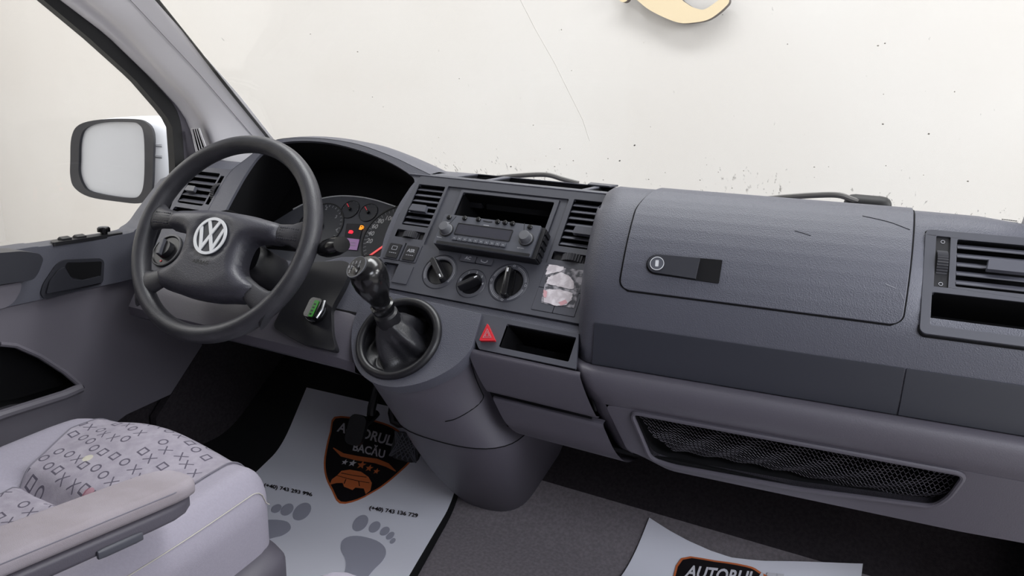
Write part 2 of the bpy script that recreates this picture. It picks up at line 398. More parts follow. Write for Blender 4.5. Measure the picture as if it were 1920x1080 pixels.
# ---------------------------------------------------------------- setting: hall outside
WF_ = Fr((0, 3.5, 0), (1, 0, 0), (0, 0, 1))
struct('wall_front', box(WF_, -9, 7, -1.2, 4.2, -.2, 0), 'wall')
struct('wall_left', [([V((-6, -7, -1.2)), V((-6, 3.5, -1.2)), V((-6, 3.5, 4.2)), V((-6, -7, 4.2)), V((-6.2, -7, -1.2)), V((-6.2, 3.5, -1.2)), V((-6.2, 3.5, 4.2)), V((-6.2, -7, 4.2))], [(0, 1, 2, 3), (4, 5, 6, 7), (0, 1, 5, 4), (2, 3, 7, 6), (1, 2, 6, 5), (0, 3, 7, 4)])], 'wall')
WB = Fr((0, -7, 0), (-1, 0, 0), (0, 0, 1))
struct('wall_back', box(WB, -7, 9, -1.2, 4.2, -.2, 0), 'wall')
struct('ground', box(Fr((0, 0, -.55), (1, 0, 0), (0, 1, 0)), -9, 7, -7, 3.5, -.1, 0), 'ground')
# gold crescent letter on the front wall
outer = [WF_.at(*p) for p in ((1199.7, 0), (1229, 23), (1276, 44), (1307.5, 45), (1339, 37.5), (1370, 12.5), (1374, -2))]
inner = [WF_.at(*p) for p in ((1362, -2), (1331, 19.5), (1315, 19.5), (1297, 11), (1282, -6), (1275, -60), (1282, -110))]
crescent = sp2(outer, 6)+sp2(inner+[WF_.at(1290, -150), WF_.at(1240, -130), WF_.at(1195, -60)], 5)
sg = thing('sign_letter', 'gold crescent shaped sign letter mounted on the cream wall beyond the windscreen', 'sign', (-.4, 3.5, 1.25))
obj('letter_edge', plate(WF_, [crescent], .03, .07), 'goldside', sg)
obj('letter_face', plate(WF_, [crescent], .07, .074), 'gold', sg)
dt = WF_.at(1179, -3)
d2 = thing('sign_dot', 'small round gold sign piece left of the crescent on the cream wall', 'sign', (dt[0], 3.5, dt[1]))
obj('dot_edge', plate(WF_, [circ(dt[0], dt[1], .024)], .03, .07), 'goldside', d2)
obj('dot_face', plate(WF_, [circ(dt[0], dt[1], .024)], .07, .074), 'gold', d2)

# ---------------------------------------------------------------- cab floor and shell
def fz(y):
    if y < 1.15: return 0
    if y < 1.25: return 3.5*(y-1.15)**2
    if y < 1.42: return .035+.7*(y-1.25)
    return .154+(y-1.42)*4.5
def floor_hit(px, py):
    d = ray(px, py); t = .3
    while t < 3:
        q = CAM+d*t
        if q.z < fz(q.y): return q
        t += .0006
    return q
ys = lsp(-1.2, 1.1, 6)+lsp(1.14, 1.29, 10); yt = lsp(1.29, 1.42, 9)+lsp(1.43, 1.50, 3)
struct('wall_toeboard', slab(lambda x, y, o: V((x, y, fz(y)-.03+o)), lsp(-.9, .95, 12), yt, .03, None), 'carpetd')  # same carpet as the floor, darkened for the shade under the dash
struct('floor', slab(lambda x, y, o: V((x, y, fz(y)-.03+o)), lsp(-.9, .95, 12), ys, .03, None), 'carpet')
struct('ceiling', slab(lambda x, y, o: V((x, y, 1.28+o)), lsp(-.86, .8, 3), lsp(-1.2, .74, 3), .04, None), 'vanbody')
struct('wall_rear', box(Fr((0, -1.2, 0), (1, 0, 0), (0, 0, 1)), -.86, .86, 0, 1.28, -.02, .02), 'vanbody')
XF = lambda x: Fr((x, 0, 0), (0, 1, 0), (0, 0, 1))    # plane x = const, (y, z), normal +x
struct('wall_left_body', plate(XF(-.9), [[(-1.2, 0), (.2, 0), (.2, 1.28), (-1.2, 1.28)]], -.02, .05), 'vanbody')
struct('wall_right_body', plate(XF(.88), [[(-1.2, 0), (.10, 0), (.10, 1.28), (-1.2, 1.28)]], -.05, .02), 'vanbody')
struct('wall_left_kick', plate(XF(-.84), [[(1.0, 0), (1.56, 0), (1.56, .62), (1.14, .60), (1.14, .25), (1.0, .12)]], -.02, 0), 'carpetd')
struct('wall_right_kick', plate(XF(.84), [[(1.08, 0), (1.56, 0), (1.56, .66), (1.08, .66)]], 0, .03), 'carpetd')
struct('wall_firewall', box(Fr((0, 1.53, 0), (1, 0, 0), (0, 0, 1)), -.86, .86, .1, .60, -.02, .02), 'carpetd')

struct('trim_3', slab(lambda x, y, o: V((x, y, .615+(1.56-y)*.12+o)), lsp(-.92, .92, 4), lsp(1.345, 1.60, 4), .012, None), 'black')  # added panel closing the cowl gap, blocks light leaking into the footwell
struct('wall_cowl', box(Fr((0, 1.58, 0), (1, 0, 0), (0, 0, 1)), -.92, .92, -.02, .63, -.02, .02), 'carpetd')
# windscreen: plane y + z = 2.012
WS = Fr((0, 1.267, .745), (1, 0, 0), (0, -1, 1))
struct('window_1', plate(WS, [rpoly([(-.80, -.14), (.80, -.14), (.76, .72), (-.76, .72)], .05)], .004, .009), 'glass', smooth=False)
g = bpy.data.objects['window_1']
ck = [WS.at(975, 0, .004), WS.at(1003, 55, .004), WS.at(1040, 120, .004), WS.at(1062, 165, .004), WS.at(1092, 225, .004), WS.at(1105, 265, .004)]
obj('glass_crack', stripline(WS, [(WS.at(960, -30, .004))]+ck, .0004, .0032, .0036), new_mat('crack_line', rgb(205, 200, 194), .5), g)
spk = []
rs = random.Random(8)
for i in range(46):
    px, py = rs.uniform(560, 1860), rs.uniform(20, 330) if i % 2 else rs.uniform(290, 355)
    a, b = WS.at(px, py, .003); r = rs.uniform(.0006, .0014); spk.append(plate(WS, [circ(a, b, r, 7, r*rs.uniform(.5, 1))], .0030, .0038))
for px, py in ((1162, 301), (1190, 272), (958, 312)):
    a, b = WS.at(px, py, .003); spk.append(plate(WS, [circ(a, b, .0022, 8, .0014, .8)], .0030, .0038))
obj('dirt_speck', spk, new_mat('dried_specks', rgb(150, 145, 138), .8), g)['kind'] = 'stuff'
mk = []
for r_ in range(4):
    for k_ in range(7 if r_ < 3 else 5):
        a, b = WS.at(1880+k_*4.2+(r_ % 2), 411+r_*3.3+k_*.5, .003); mk.append(box(WS, a-.0012, a+.0012, b-.0007, b+.0007, .003, .0036))
obj('glass_stamp', mk, new_mat('black_glass_print', rgb(30, 28, 30), .6), g)
# black edge band of the windscreen on the pillar side
fb = []
fb.append(stripline(WS, [(-.742, -.14), (-.726, .72)], .022, .0015, .003))
obj('edge_band', fb, 'seal', g)
struct('window_2', plate(XF(-.875), [rpoly([(.16, .50), (1.17, .50), (1.20, .70), (.70, 1.24), (.16, 1.24)], .03)], 0, .004), 'doorglass', smooth=False)

# A pillars: four rails, left from the photograph's pillar, right mirrored
def rail(x, pts, lo, hi):
    P = [onx(px, py, x) for px, py in pts]; P.sort(key=lambda p: p.z)
    d0 = (P[1]-P[0]).normalized(); d1 = (P[-1]-P[-2]).normalized()
    a = P[0]-d0*((P[0].z-lo)/max(d0.z, .4)); b = P[-1]+d1*((hi-P[-1].z)/d1.z)
    return [a]+P+[b]
def resample(P, n):
    D = [0]
    for i in range(1, len(P)): D.append(D[-1]+(V(P[i])-V(P[i-1])).length)
    out = []; j = 0
    for k in range(n):
        t = D[-1]*k/(n-1)
        while j < len(D)-2 and D[j+1] < t: j += 1
        f = (t-D[j])/max(D[j+1]-D[j], 1e-9); out.append(V(P[j]).lerp(V(P[j+1]), min(1, max(0, f))))
    return out
def zsample(P, zs):
    out = []
    for z in zs:
        for i in range(len(P)-1):
            if P[i].z <= z <= P[i+1].z or i == len(P)-2:
                f = (z-P[i].z)/(P[i+1].z-P[i].z); out.append(P[i].lerp(P[i+1], f)); break
    return out
rA = rail(-.85, [(111, 0), (197, 65), (281, 146), (329, 197), (346, 222), (363, 264), (368, 298)], .56, 1.28)
rA2 = rail(-.835, [(128, 0), (214, 67), (297, 148), (343, 197), (359, 222), (371, 255), (379, 298)], .56, 1.28)
rB = rail(-.822, [(157, 0), (225, 56), (281, 118), (351, 191), (374, 225), (391, 270)], .56, 1.28)
rB2 = rail(-.796, [(172, 0), (240, 56), (296, 118), (366, 191), (389, 225), (404, 262)], .56, 1.28)
rC = rail(-.755, [(245, 0), (365.6, 129), (472.5, 253)], .56, 1.28)
rD = rail(-.727, [(290, 0), (380, 101), (450, 180), (512, 259)], .56, 1.28)
zs = lsp(.57, 1.27, 50)
def pillar(sgn):
    rails = [zsample(r, zs) for r in (rA, rA2, rB, rB2, rC, rD)]
    rows = []
    for i in range(len(zs)):
        R_ = [V((r[i].x*sgn, r[i].y, r[i].z)) for r in rails]
        R_.append(V((R_[-1].x-sgn*.001, R_[-1].y+.0006, R_[-1].z+.0006))); R_.append(V((sgn*-.88, R_[0].y+.08, R_[0].z))); R_.append(V((sgn*-.89, R_[0].y+.01, R_[0].z)))
        # roundness between rails 1..4
        top = spline([tuple(q) for q in R_[:6]], 4)
        rows.append(top+R_[6:])
    return loft(rows, True, True)
p1 = struct('trim_1', pillar(1), 'light', angle=50)
seam = zsample(rC, lsp(.72, 1.27, 24)); nn = V((.25, -.68, .0))
obj('pillar_seam', tube([p+V((.001, -.0008, -.0008)) for p in seam], .0005, 5), 'stitchg', p1)
p2 = struct('trim_2', pillar(-1), 'light', angle=50)
# pillar demister grille
gv = []
gb = [onx(359, 241, -.832), onx(374, 240, -.806), onx(395, 298, -.800), onx(372, 300, -.826)]
gb = [p+V((.004, -.004, 0)) for p in gb]
obj('grille_opening', loft([[p for p in gb], [p+V((-.003, .003, 0)) for p in gb]]), 'void', p1)
for k in range(4):
    f = (k+.5)/4.0; a = gb[0].lerp(gb[1], f); b = gb[3].lerp(gb[2], f)
    gv.append(tube([a+V((.002, -.002, 0)), b+V((.002, -.002, 0))], .0011, 6))
gv.append(tube([p+V((.002, -.002, 0)) for p in (gb+[gb[0]])], .0012, 6))
obj('grille_slat', gv, 'light', p1)

# ---------------------------------------------------------------- dashboard
BE = math.radians(49.8)
PF = Fr((0, 1.07, .64), (1, 0, 0), (0, math.cos(BE), math.sin(BE)))     # the whole reclined face of the dash
z4 = lambda a, b: (700+a/3.6, 320+b/3.6)
dash = thing('dashboard', 'wide dark grey moulded van dashboard running under the windscreen', 'dashboard', (0, 1.15, .33))

# --- driver side face with instrument hood
inner = [(-.623, -.06), (-.624, -.0), (-.622, .05), (-.612, .095), (-.583, .124), (-.531, .136), (-.46, .138), (-.386, .129), (-.312, .112), (-.257, .093), (-.222, .074), (-.224, .054), (-.231, .014), (-.231, -.044), (-.222, -.085)]
outer = [(-.668, -.06), (-.669, -.0), (-.666, .045), (-.645, .078), (-.602, .128), (-.54, .143), (-.455, .1455), (-.375, .138), (-.29, .118), (-.245, .104), (-.195, .088)]
inn = sp2(inner, 5); out_ = sp2(outer, 6)
hole_bin = inn+[(-.222, -.112), (-.30, -.125), (-.54, -.125), (-.615, -.11)]
face = [(-.80, -.19), (-.80, .050)]+[(-.69, .050)]+out_[len(out_)//6*1+0:] if False else None
face = [(-.745, -.20), (-.775, -.05), (-.80, .050), (-.672, .052)]+[p for p in out_ if p[1] > .052]+[(-.195, .075), (-.214, .06), (-.222, 0), (-.218, -.09), (-.206, -.122), (-.190, -.141), (-.196, -.19), (-.20, -.20)]
lv = rrect(-.765, -.690, -.040, .040, .004); lw = rrect(-.686, -.675, -.035, .035, .002); lc = rrect(-.765, -.675, -.095, -.050, .004)
obj('driver_facia', plate(PF, [face, hole_bin, lv, lw, lc], -.006, 0), 'pad', dash, bevel=.0015)
# hood shell: lip and roof running to the windscreen
def hood_rows():
    O2 = resample([V((a, b, 0)) for a, b in out_], 48); rows = []
    for p in O2:
        a, b = p.x, p.y
        w0 = PF.p(a, b, -.002); tz = min(w0.z-.03, .67)
        rows.append([PF.p(a, b-.002, -.006), PF.p(a, b+.0005, .0005), PF.p(a, b+.003, -.003), V((a, w0.y+.03, w0.z+.003)), V((a, w0.y+.07, w0.z-.004)), V((a, w0.y+.12, w0.z-.02)), V((a, 1.31, tz)), V((a, 1.38, .62))])
    return rows
obj('instrument_hood', loft(hood_rows(), False, False), 'pad', dash, angle=50)
I2 = inn
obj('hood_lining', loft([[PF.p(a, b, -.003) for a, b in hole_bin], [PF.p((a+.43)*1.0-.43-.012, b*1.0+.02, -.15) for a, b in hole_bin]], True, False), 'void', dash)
# left dash top
def dtop(x, i):
    pr_ = [(PF.p(0, .050, -.006)), V((0, 1.135, .686)), V((0, 1.20, .682)), V((0, 1.34, .655))]
    return V((x, pr_[i].y, pr_[i].z))
obj('dash_top_end', grid(dtop, lsp(-.83, -.655, 4), [0, 1, 2, 3]), 'pad', dash)

def slats(par, fr, s0, s1, t0, t1, n, depth=.012, pitch=.5, tab=None, tabw=.018, tabh=.0):
    for i in range(n):
        t = t0+(t1-t0)*(i+.65)/(n+.3); th = .0008; dt = (t1-t0)/(n+.3)*.60
        poly = [(t+dt/2+th, -.014), (t+dt/2-th, -.014), (t-dt/2-th, -.002), (t-dt/2+th*1.6, -.002)]
        poly = [(t-dt/2-th, -.0015), (t-dt/2+th, -.0006), (t+dt/2+th, -.0065), (t+dt/2-th, -.0085)]
        obj('slat', ext_s(fr, poly, s0+.0005, s1-.0005), 'slat', par, bevel=.0004, seg=1)
def thumbwheel(par, fr, s0, s1, t0, t1, vert, name='thumbwheel'):
    """ribbed wheel in its slot"""
    c, d = (s0+s1)/2, (t0+t1)/2; n = 30
    if not vert: half = (s1-s0)*.36; hw = (t1-t0)*.40
    else: half = (t1-t0)*.34; hw = (s1-s0)*.42
    R_ = half*1.02; rings = []
    for k in range(n+1):
        a = -PI*.44+PI*.88*k/n
        for rr in ((R_,) if k % 2 else (R_*.93,)):
            u, m = rr*math.sin(a), rr*math.cos(a)-R_*.72
            if not vert: rings.append([fr.p(c+u, d-hw, m), fr.p(c+u, d+hw, m)])
            else: rings.append([fr.p(c-hw, d+u, m), fr.p(c+hw, d+u, m)])
    full = [[r[0], r[1], r[1]-fr.n*(.002), r[0]-fr.n*.002] for r in rings]
    return obj(name, loft(full, True, True), 'wheelrib', par, angle=20)
def tab(par, fr, s, t, w_, h_, tilt=.3):
    f = Fr(fr.p(s, t, .004), fr.x, fr.y*math.cos(tilt)-fr.n*-math.sin(tilt)) if False else fr.sh(s, t, .003)
    g = [plate(f, [rpoly([(-w_/2, -h_*.35), (w_/2, -h_*.35), (w_/2-.002, h_*.65), (-w_/2+.002, h_*.65)], .001)], -.004, .004)]
    o = obj('vent_tab', g, 'slat', par, bevel=.001)
    return o
def vent(par, fr, s0, s1, t0, t1, n, tabpos=None, tw=.026, th=.012):
    v = obj('air_vent', opentop(fr, s0, s1, t0, t1, -.035, -.001), 'void', par, smooth=False)
    slats(v, fr, s0, s1, t0, t1, n)
    if tabpos: tab(v, fr, tabpos[0], tabpos[1], tw, th)
    return v
v = vent(dash, PF, -.765, -.690, -.040, .040, 5, (-.742, -.008))
obj('thumbwheel_slot', opentop(PF, -.686, -.675, -.035, .035, -.012, -.001), 'void', dash); thumbwheel(v, PF, -.686, -.675, -.035, .035, True)
obj('cubby', opentop(PF, -.765, -.675, -.095, -.050, -.05, -.001), 'void', dash)
# rotary light switch left of the wheel
ls = obj('light_switch', [lathe(PF.sh(-.715, -.150, 0), [(.036, 0), (.036, .004), (.032, .005), (.030, .002), (.0, .002)], 36), lathe(PF.sh(-.715, -.150, 0), [(.018, .002), (.017, .014), (.0, .015)], 28)], 'black', dash)
obj('switch_grip', box(PF.sh(-.715, -.150, .012, .25), -.004, .004, -.018, .018, 0, .010), 'facia', ls, bevel=.002)
obj('switch_ring', stripline(PF.sh(-.715, -.150, 0), circ(0, 0, .0335, 40), .0010, .0045, .0050, True), 'radio', ls)
obj('switch_mark', box(PF.sh(-.715, -.150, 0), -.002, .002, -.026, -.022, .002, .0035), 'red', ls)
# surface below the cluster, left of the centre stack
obj('column_surround', plate(PF, [[(-.222, -.088), (-.206, -.122), (-.190, -.141), (-.196, -.20), (-.35, -.20), (-.37, -.13), (-.30, -.100)]], -.010, .0008), 'pad', dash, bevel=.002)

# knee panel of lighter grey plastic
def knee(s, i):
    pr_ = [(-.196, -.001), (-.204, .0035), (-.245, .004), (-.278, .0), (-.290, -.012), (-.286, -.04), (-.262, -.10), (-.262, -.10)]
    t, n = pr_[i]; k = max(0, (s+.24)/.05); n -= .012*min(1, k)**2
    return PF.p(s, t, n)
kp = obj('knee_panel', grid(knee, lsp(-.735, -.19, 40), list(range(7))), 'grey', dash)
obj('panel_gap', stripline(PF, [(-.74, -.1975), (-.192, -.1975)], .003, -.002, .001), 'void', dash)

# --- centre stack
stack = thing('centre_stack', 'dark facia panel with two slatted vents and three heater knobs in the middle', 'control panel', (0, 1.0, .55))
fo = rpoly([(-.212, .082), (.170, .085), (.1735, -.0), (.173, -.143), (.02, -.143), (-.186, -.142), (-.205, -.122), (-.2175, -.09), (-.2205, 0)], .006)
ins = rrect(-.146, .085, -.053, .067, .002)
v1 = rrect(-.207, -.151, -.020, .065, .002); v2 = rrect(.0935, .155, -.020, .068, .002)
w1 = rrect(-.210, -.152, -.045, -.030, .0015); w2 = rrect(.090, .156, -.045, -.030, .0015)
bt = rrect(-.214, -.146, -.090, -.055, .002); hl = rrect(-.207, -.1765, -.131, -.096, .0015)
K1, K2, K3 = (-.0945, -.098), (-.0300, -.109), (.0335, -.097)
sl = rrect(.086, .158, -.1345, -.056, .001)
k1h, k2h, k3h = circ(*K1, .0322, 48), circ(*K2, .0262, 40), circ(*K3, .0345, 48)
ac = rrect(-.066, -.005, -.0735, -.0615, .003)
obj('facia_plate', plate(PF, [fo, ins, v1, v2, w1, w2, bt, hl, k1h, k2h, k3h, ac, sl], -.005, .0015), 'facia', stack, bevel=.0010)
obj('facia_backing', plate(PF, [[(-.212, .083), (.170, .083), (.168, -.155), (-.175, -.155), (-.20, -.12), (-.235, -.05)], rrect(-.209, -.149, -.022, .067, .001), rrect(.0915, .157, -.022, .070, .001), rrect(-.115, .064, -.06, .064, .001)], -.016, -.0065), 'pad', stack)
for (a0, a1, tp) in ((-.207, -.151, (-.184, .012)), (.0935, .155, (.131, .008))):
    t1 = .065 if a0 < 0 else .068
    v = vent(stack, PF, a0, a1, -.020, t1, 7, tp, .034 if a0 < 0 else .038, .013)
    w_ = (-.210, -.152) if a0 < 0 else (.090, .156)
    obj('thumbwheel_slot', opentop(PF, w_[0], w_[1], -.045, -.030, -.004, .001), 'black', v); thumbwheel(v, PF, w_[0], w_[1], -.045, -.030, False)
# inset panel around the radio slots
obj('radio_surround', plate(PF, [ins, rrect(-.118, .070, -.052, .0635, .002)], -.006, -.0015), 'facia', stack, bevel=.0008)
cage = obj('storage_slot', plate(PF, [rrect(-.117, .069, -.0515, .063, .002), rrect(-.112, .062, -.0510, .058, .003)], -.004, .0015), 'facia', stack, bevel=.001)
obj('slot_cavity', opentop(PF, -.112, .062, -.0510, .058, -.14, -.001), 'void', cage, smooth=False)
# press switches
for i, (s0, s1) in enumerate(((-.2135, -.1815), (-.1785, -.1465))):
    sw = obj('press_switch', plate(PF, [rrect(s0, s1, -.0895, -.0555, .001)], -.004, .0025), 'facia', stack, bevel=.001)
    obj('switch_face', plate(PF, [rrect(s0+.004, s1-.004, -.087, -.060, .001)], .002, .0042), 'black', sw, bevel=.0008)
    c = (s0+s1)/2
    if i: obj('letters', text(PF, 'ASR', c, -.069, .006, .0045), 'dimwhite', sw)
    else: obj('symbol', stripline(PF, rrect(c-.005, c+.005, -.072, -.065, .001), .0007, .0042, .0046, True), 'dimwhite', sw)
    obj('dash_mark', [box(PF, c-.007+k*.004, c-.0045+k*.004, -.0785, -.0775, .0042, .0046) for k in range(4)], 'dimwhite', sw)
obj('empty_switch_slot', opentop(PF, -.207, -.1765, -.131, -.096, -.03, .001), 'void', stack, smooth=False)
obj('blank_cover', plate(PF, [rrect(-.1765, -.146, -.131, -.0965, .0015)], .0005, .0030), 'facia', stack, bevel=.0008)
# heater knobs
def arc(cx, cy, r, a0, a1, n=26): return [(cx+r*math.cos(math.radians(a0+(a1-a0)*i/n)), cy+r*math.sin(math.radians(a0+(a1-a0)*i/n))) for i in range(n+1)]
def knob(c, r, ang, arcs, curved=False):
    f = PF.sh(c[0], c[1], 0)
    k = obj('rotary_knob', [lathe(f, [(r*.99, -.010), (r*.99, .0006), (r*.93, .0018), (r*.72, .0016), (r*.70, -.004), (r*.30, -.006), (.0, -.006)], 48)], 'facia', stack, angle=30)
    obj('knob_bowl', lathe(f, [(r*.695, .0015), (r*.66, -.0035), (r*.3, -.0055), (0, -.0055)], 40, caps=False), 'black', k)
    g = f.sh(0, 0, 0, ang-PI/2); hw = r*.17; hl_ = r*.80
    top = [(-hw, -hl_), (hw, -hl_), (hw*.85, hl_*.9), (-hw*.85, hl_*.9)]
    lo = plate(g, [rpoly([(-hw*1.5, -hl_), (hw*1.5, -hl_), (hw*1.3, hl_), (-hw*1.3, hl_)], r*.2)], -.006, -.001)
    rings = []
    for (q, m) in ((1.45, -.004), (1.15, .006), (.9, .0125), (.6, .0135)):
        rings.append([g.p(a*q, b*(.97 if m > .01 else 1), m) for a, b in rpoly(top, hw*.9)])
    obj('knob_grip', [lo, loft(rings, True, True)], 'shiny' if curved else 'black', k, angle=35)
    obj('knob_pointer', box(g, -r*.035, r*.035, hl_*.50, hl_*.74, .0135, .0141), 'white', k)
    if arcs: obj('dial_marking', [stripline(f, arc(0, 0, rr, a0, a1), wd, .0016, .0021) for rr, a0, a1, wd in arcs], 'dimwhite', k)
    return k
def ang_of(p, q):
    a, b = PF.at(*z4(*p)), PF.at(*z4(*q)); return math.atan2(b[1]-a[1], b[0]-a[0])
def tr(rr, a0, a1): return [(rr, a0, a1, .0006), (rr*.93, a0, a1, .0004)]
knob(K1, .0322, ang_of((405, 600), (480, 755)), tr(.0278, -35, 215))
k2 = knob(K2, .0262, ang_of((600, 790), (725, 735)), [])
k3 = knob(K3, .0345, ang_of((885, 860), (925, 665)), tr(.030, 10, 75)+tr(.030, 105, 165)+tr(.030, 195, 255)+tr(.030, 285, 345), True)
fk = PF.sh(*K2)
obj('fan_number', [text(fk, s_, .0208*math.cos(math.radians(a)), .0208*math.sin(math.radians(a)), .0042, .0022) for s_, a in (('0', 170), ('1', 120), ('2', 80), ('3', 45), ('4', 8))], 'dimwhite', k2)
fk = PF.sh(*K3)
for a in (90, 0, 180, 270): obj('air_symbol', stripline(fk.sh(.0305*math.cos(math.radians(a)), .0305*math.sin(math.radians(a)), 0, math.radians(a-90)), [(-.0022, -.001), (-.001, .0014), (.001, .0014), (.0022, -.001), (0, -.0016)], .0007, .0018, .0022, True), 'dimwhite', k3)
for i, (s0, s1) in enumerate(((-.0655, -.0365), (-.0350, -.0055))):
    b_ = obj('push_button', plate(PF, [rrect(s0, s1, -.0732, -.0618, .003)], -.003, .0045), 'facia', stack, bevel=.0014)
    c = (s0+s1)/2
    if i == 0: obj('letters', text(PF, 'AC', c, -.0665, .0055, .0048), 'dimwhite', b_)
    else: obj('symbol', stripline(PF, [(c-.006, -.066), (c-.005, -.069), (c+.002, -.070), (c+.0055, -.068), (c+.005, -.0655)], .0012, .0045, .0049), 'dimwhite', b_)
# four blank covers on the right
for i in range(2):
    for j in range(2):
        s0 = .0865+i*.036; t0 = -.134+j*.039
        obj('blank_switch_cover', plate(PF, [rrect(s0, s0+.0350, t0, t0+.038, .001)], -.003, .0022), 'facia', stack, bevel=.0008)
# hazard panel below
HZ = PF
obj('lower_facia', plate(HZ, [rpoly([(-.010, -.155), (.172, -.158), (.184, -.212), (.024, -.213), (.004, -.19)], .003), rrect(.055, .170, -.2035, -.1645, .002)], -.006, -.0005), 'facia', stack, bevel=.001)
obj('slot_cavity', opentop(HZ, .055, .170, -.2035, -.1645, -.09, -.0015), 'void', stack, smooth=False)
obj('gap_strip', plate(PF, [[(-.19, -.143), (.185, -.146), (.186, -.158), (-.19, -.156)]], -.010, -.0025), 'pad', stack)
a_, b_, c_ = PF.at(916, 608), PF.at(900, 641), PF.at(931, 641)
hz = obj('hazard_switch', plate(PF, [rpoly([a_, b_, c_], .003)], -.002, .005), 'red', stack, bevel=.001)
cx, cy = (a_[0]+b_[0]+c_[0])/3, (a_[1]+b_[1]+c_[1])/3
for q in (.5, .28): obj('triangle_line', stripline(PF, [((p[0]-cx)*q+cx, (p[1]-cy)*q+cy) for p in (a_, b_, c_)], .0007, .005, .0054, True), 'dimwhite', hz)

# torn sticker over the blank covers
stk = thing('torn_sticker', 'torn round white paper sticker over four blank switch covers', 'sticker', tuple(PF.p(.12, -.093, .002)))
rs = random.Random(3)
def ragged(pts, amp, k=5):
    P = []
    for i in range(len(pts)):
        a, b = V(pts[i]), V(pts[(i+1) % len(pts)])
        for j in range(k): q = a.lerp(b, j/k); P.append((q.x+rs.uniform(-amp, amp), q.y+rs.uniform(-amp, amp)))
    return P
def zp(a, b): return PF.at(*z4(a, b), .003)
obj('glue_residue', plate(PF, [ragged([zp(1175, 640), zp(1425, 672), zp(1395, 800), zp(1350, 930), zp(1130, 890), zp(1150, 790)], .0008)], .0022, .0026), 'residue', stk, smooth=False)
up = [zp(1165, 760), zp(1180, 720), zp(1225, 700), zp(1275, 685), zp(1320, 710), zp(1350, 745), zp(1355, 790), zp(1340, 800), zp(1265, 785), zp(1200, 770)]
dn = [zp(1165, 800), zp(1260, 800), zp(1345, 825), zp(1340, 870), zp(1300, 905), zp(1240, 912), zp(1150, 890), zp(1145, 830)]
obj('upper_scrap', plate(PF, [ragged(up, .0007, 4)], .0026, .0031), 'sticker', stk, smooth=False)
obj('lower_scrap', plate(PF, [ragged(dn, .0009, 4)], .0026, .0031), 'sticker', stk, smooth=False)
obj('top_scrap', plate(PF, [ragged([zp(1172, 655), zp(1190, 632), zp(1285, 650), zp(1285, 672), zp(1220, 690), zp(1165, 700)], .0008, 4)], .0026, .0031), 'sticker', stk, smooth=False)
for q_ in ([plate(PF, [ragged([zp(1250, 890), zp(1300, 870), zp(1310, 895), zp(1265, 912)], .0005)], .0031, .0034), plate(PF, [ragged([zp(1150, 805), zp(1175, 815), zp(1168, 860), zp(1148, 850)], .0005)], .0031, .0034)]): obj('red_scrap', q_, 'stickred', stk, smooth=False)

# --- radio
z8 = lambda a, b: (780+a/6.857, 360+b/6.857)
RO = .024
rad = thing('car_radio', 'grey car radio with two knobs jutting from the middle panel', 'radio', tuple(PF.p(-.02, -.03, -.02)))
obj('casing', plate(PF, [rrect(-.1135, .0735, -.0585, -.0015, .002)], -.10, RO-.004), 'black', rad, bevel=.001)
obj('faceplate', plate(PF, [rrect(-.1135, .0660, -.0580, -.0010, .002)], RO-.004, RO), 'radio', rad, bevel=.0012)
obj('side_clip', [box(PF, .0735, .0755, -.056+k*.011, -.049+k*.011, .0, RO-.006) for k in range(5)], 'black', rad)
dz = [PF.at(*z8(*p), RO) for p in ((495, 535), (545, 410), (1265, 490), (1215, 640))]
s0, s1, t0, t1 = dz[0][0], dz[2][0]-.002, (dz[0][1]+dz[3][1])/2, (dz[1][1]+dz[2][1])/2
obj('display', plate(PF, [rrect(s0, s1, t0, t1, .001)], RO-.002, RO+.0008), 'screen', rad)
obj('display_rim', stripline(PF, rrect(s0, s1, t0, t1, .001), .0012, RO-.001, RO+.0014, True), 'black', rad)
obj('lower_band', plate(PF, [rrect(-.108, .064, -.0572, -.0525, .001)], RO-.001, RO+.0005), 'black', rad)
for p in ((430, 330), (628, 340), (805, 357), (1052, 388), (1147, 398), (1243, 410), (1467, 455)):
    a, b = PF.at(*z8(*p), RO); obj('round_button', lathe(PF.sh(a, b, RO), [(.0042, 0), (.0042, .0022), (.003, .0034), (0, .0038)], 18), 'shiny', rad)
a0 = PF.at(*z8(470, 590), RO); a1 = PF.at(*z8(1165, 690), RO); tb = (a0[1]+a1[1])/2
for k in range(10):
    a = a0[0]+(a1[0]-a0[0])*(k+.5)/10; w_ = (a1[0]-a0[0])/20-.0005
    q = obj('preset_button', plate(PF, [rrect(a-w_, a+w_, tb-.0042, tb+.0032, .001)], RO-.001, RO+.003), 'radio', rad, bevel=.0008)
    obj('preset_mark', box(PF, a-.0012, a+.0012, tb-.0015, tb-.0005, RO+.003, RO+.0033), 'dimwhite', q)
for p in ((395, 490), (1420, 610)):
    a, b = PF.at(*z8(*p), RO); f = PF.sh(a, b, RO)
    k = obj('radio_knob', lathe(f, [(.0108, 0), (.0108, .002), (.0095, .003), (.0090, .013), (.0078, .0148), (0, .0152)], 32), 'knobm', rad, angle=45)
    obj('knob_skirt', lathe(f, [(.0125, 0), (.0125, .0012), (.0108, .0016)], 32, caps=False), 'black', k)
for s_, p, h in (('OK', (1437, 517), .0026), ('RETURN', (1345, 722), .0022)):
    a, b = PF.at(*z8(*p), RO); obj('label_print', text(PF, s_, a, b, h, RO+.0003), 'dimwhite', rad)
lines = []
for p, q in (((370, 385), (430, 395)), ((270, 575), (330, 588)), ((868, 425), (938, 435))):
    a, b = PF.at(*z8(*p), RO), PF.at(*z8(*q), RO); lines.append(stripline(PF, [a, b], .0012, RO, RO+.0003))
obj('small_print', lines, 'dimwhite', rad)
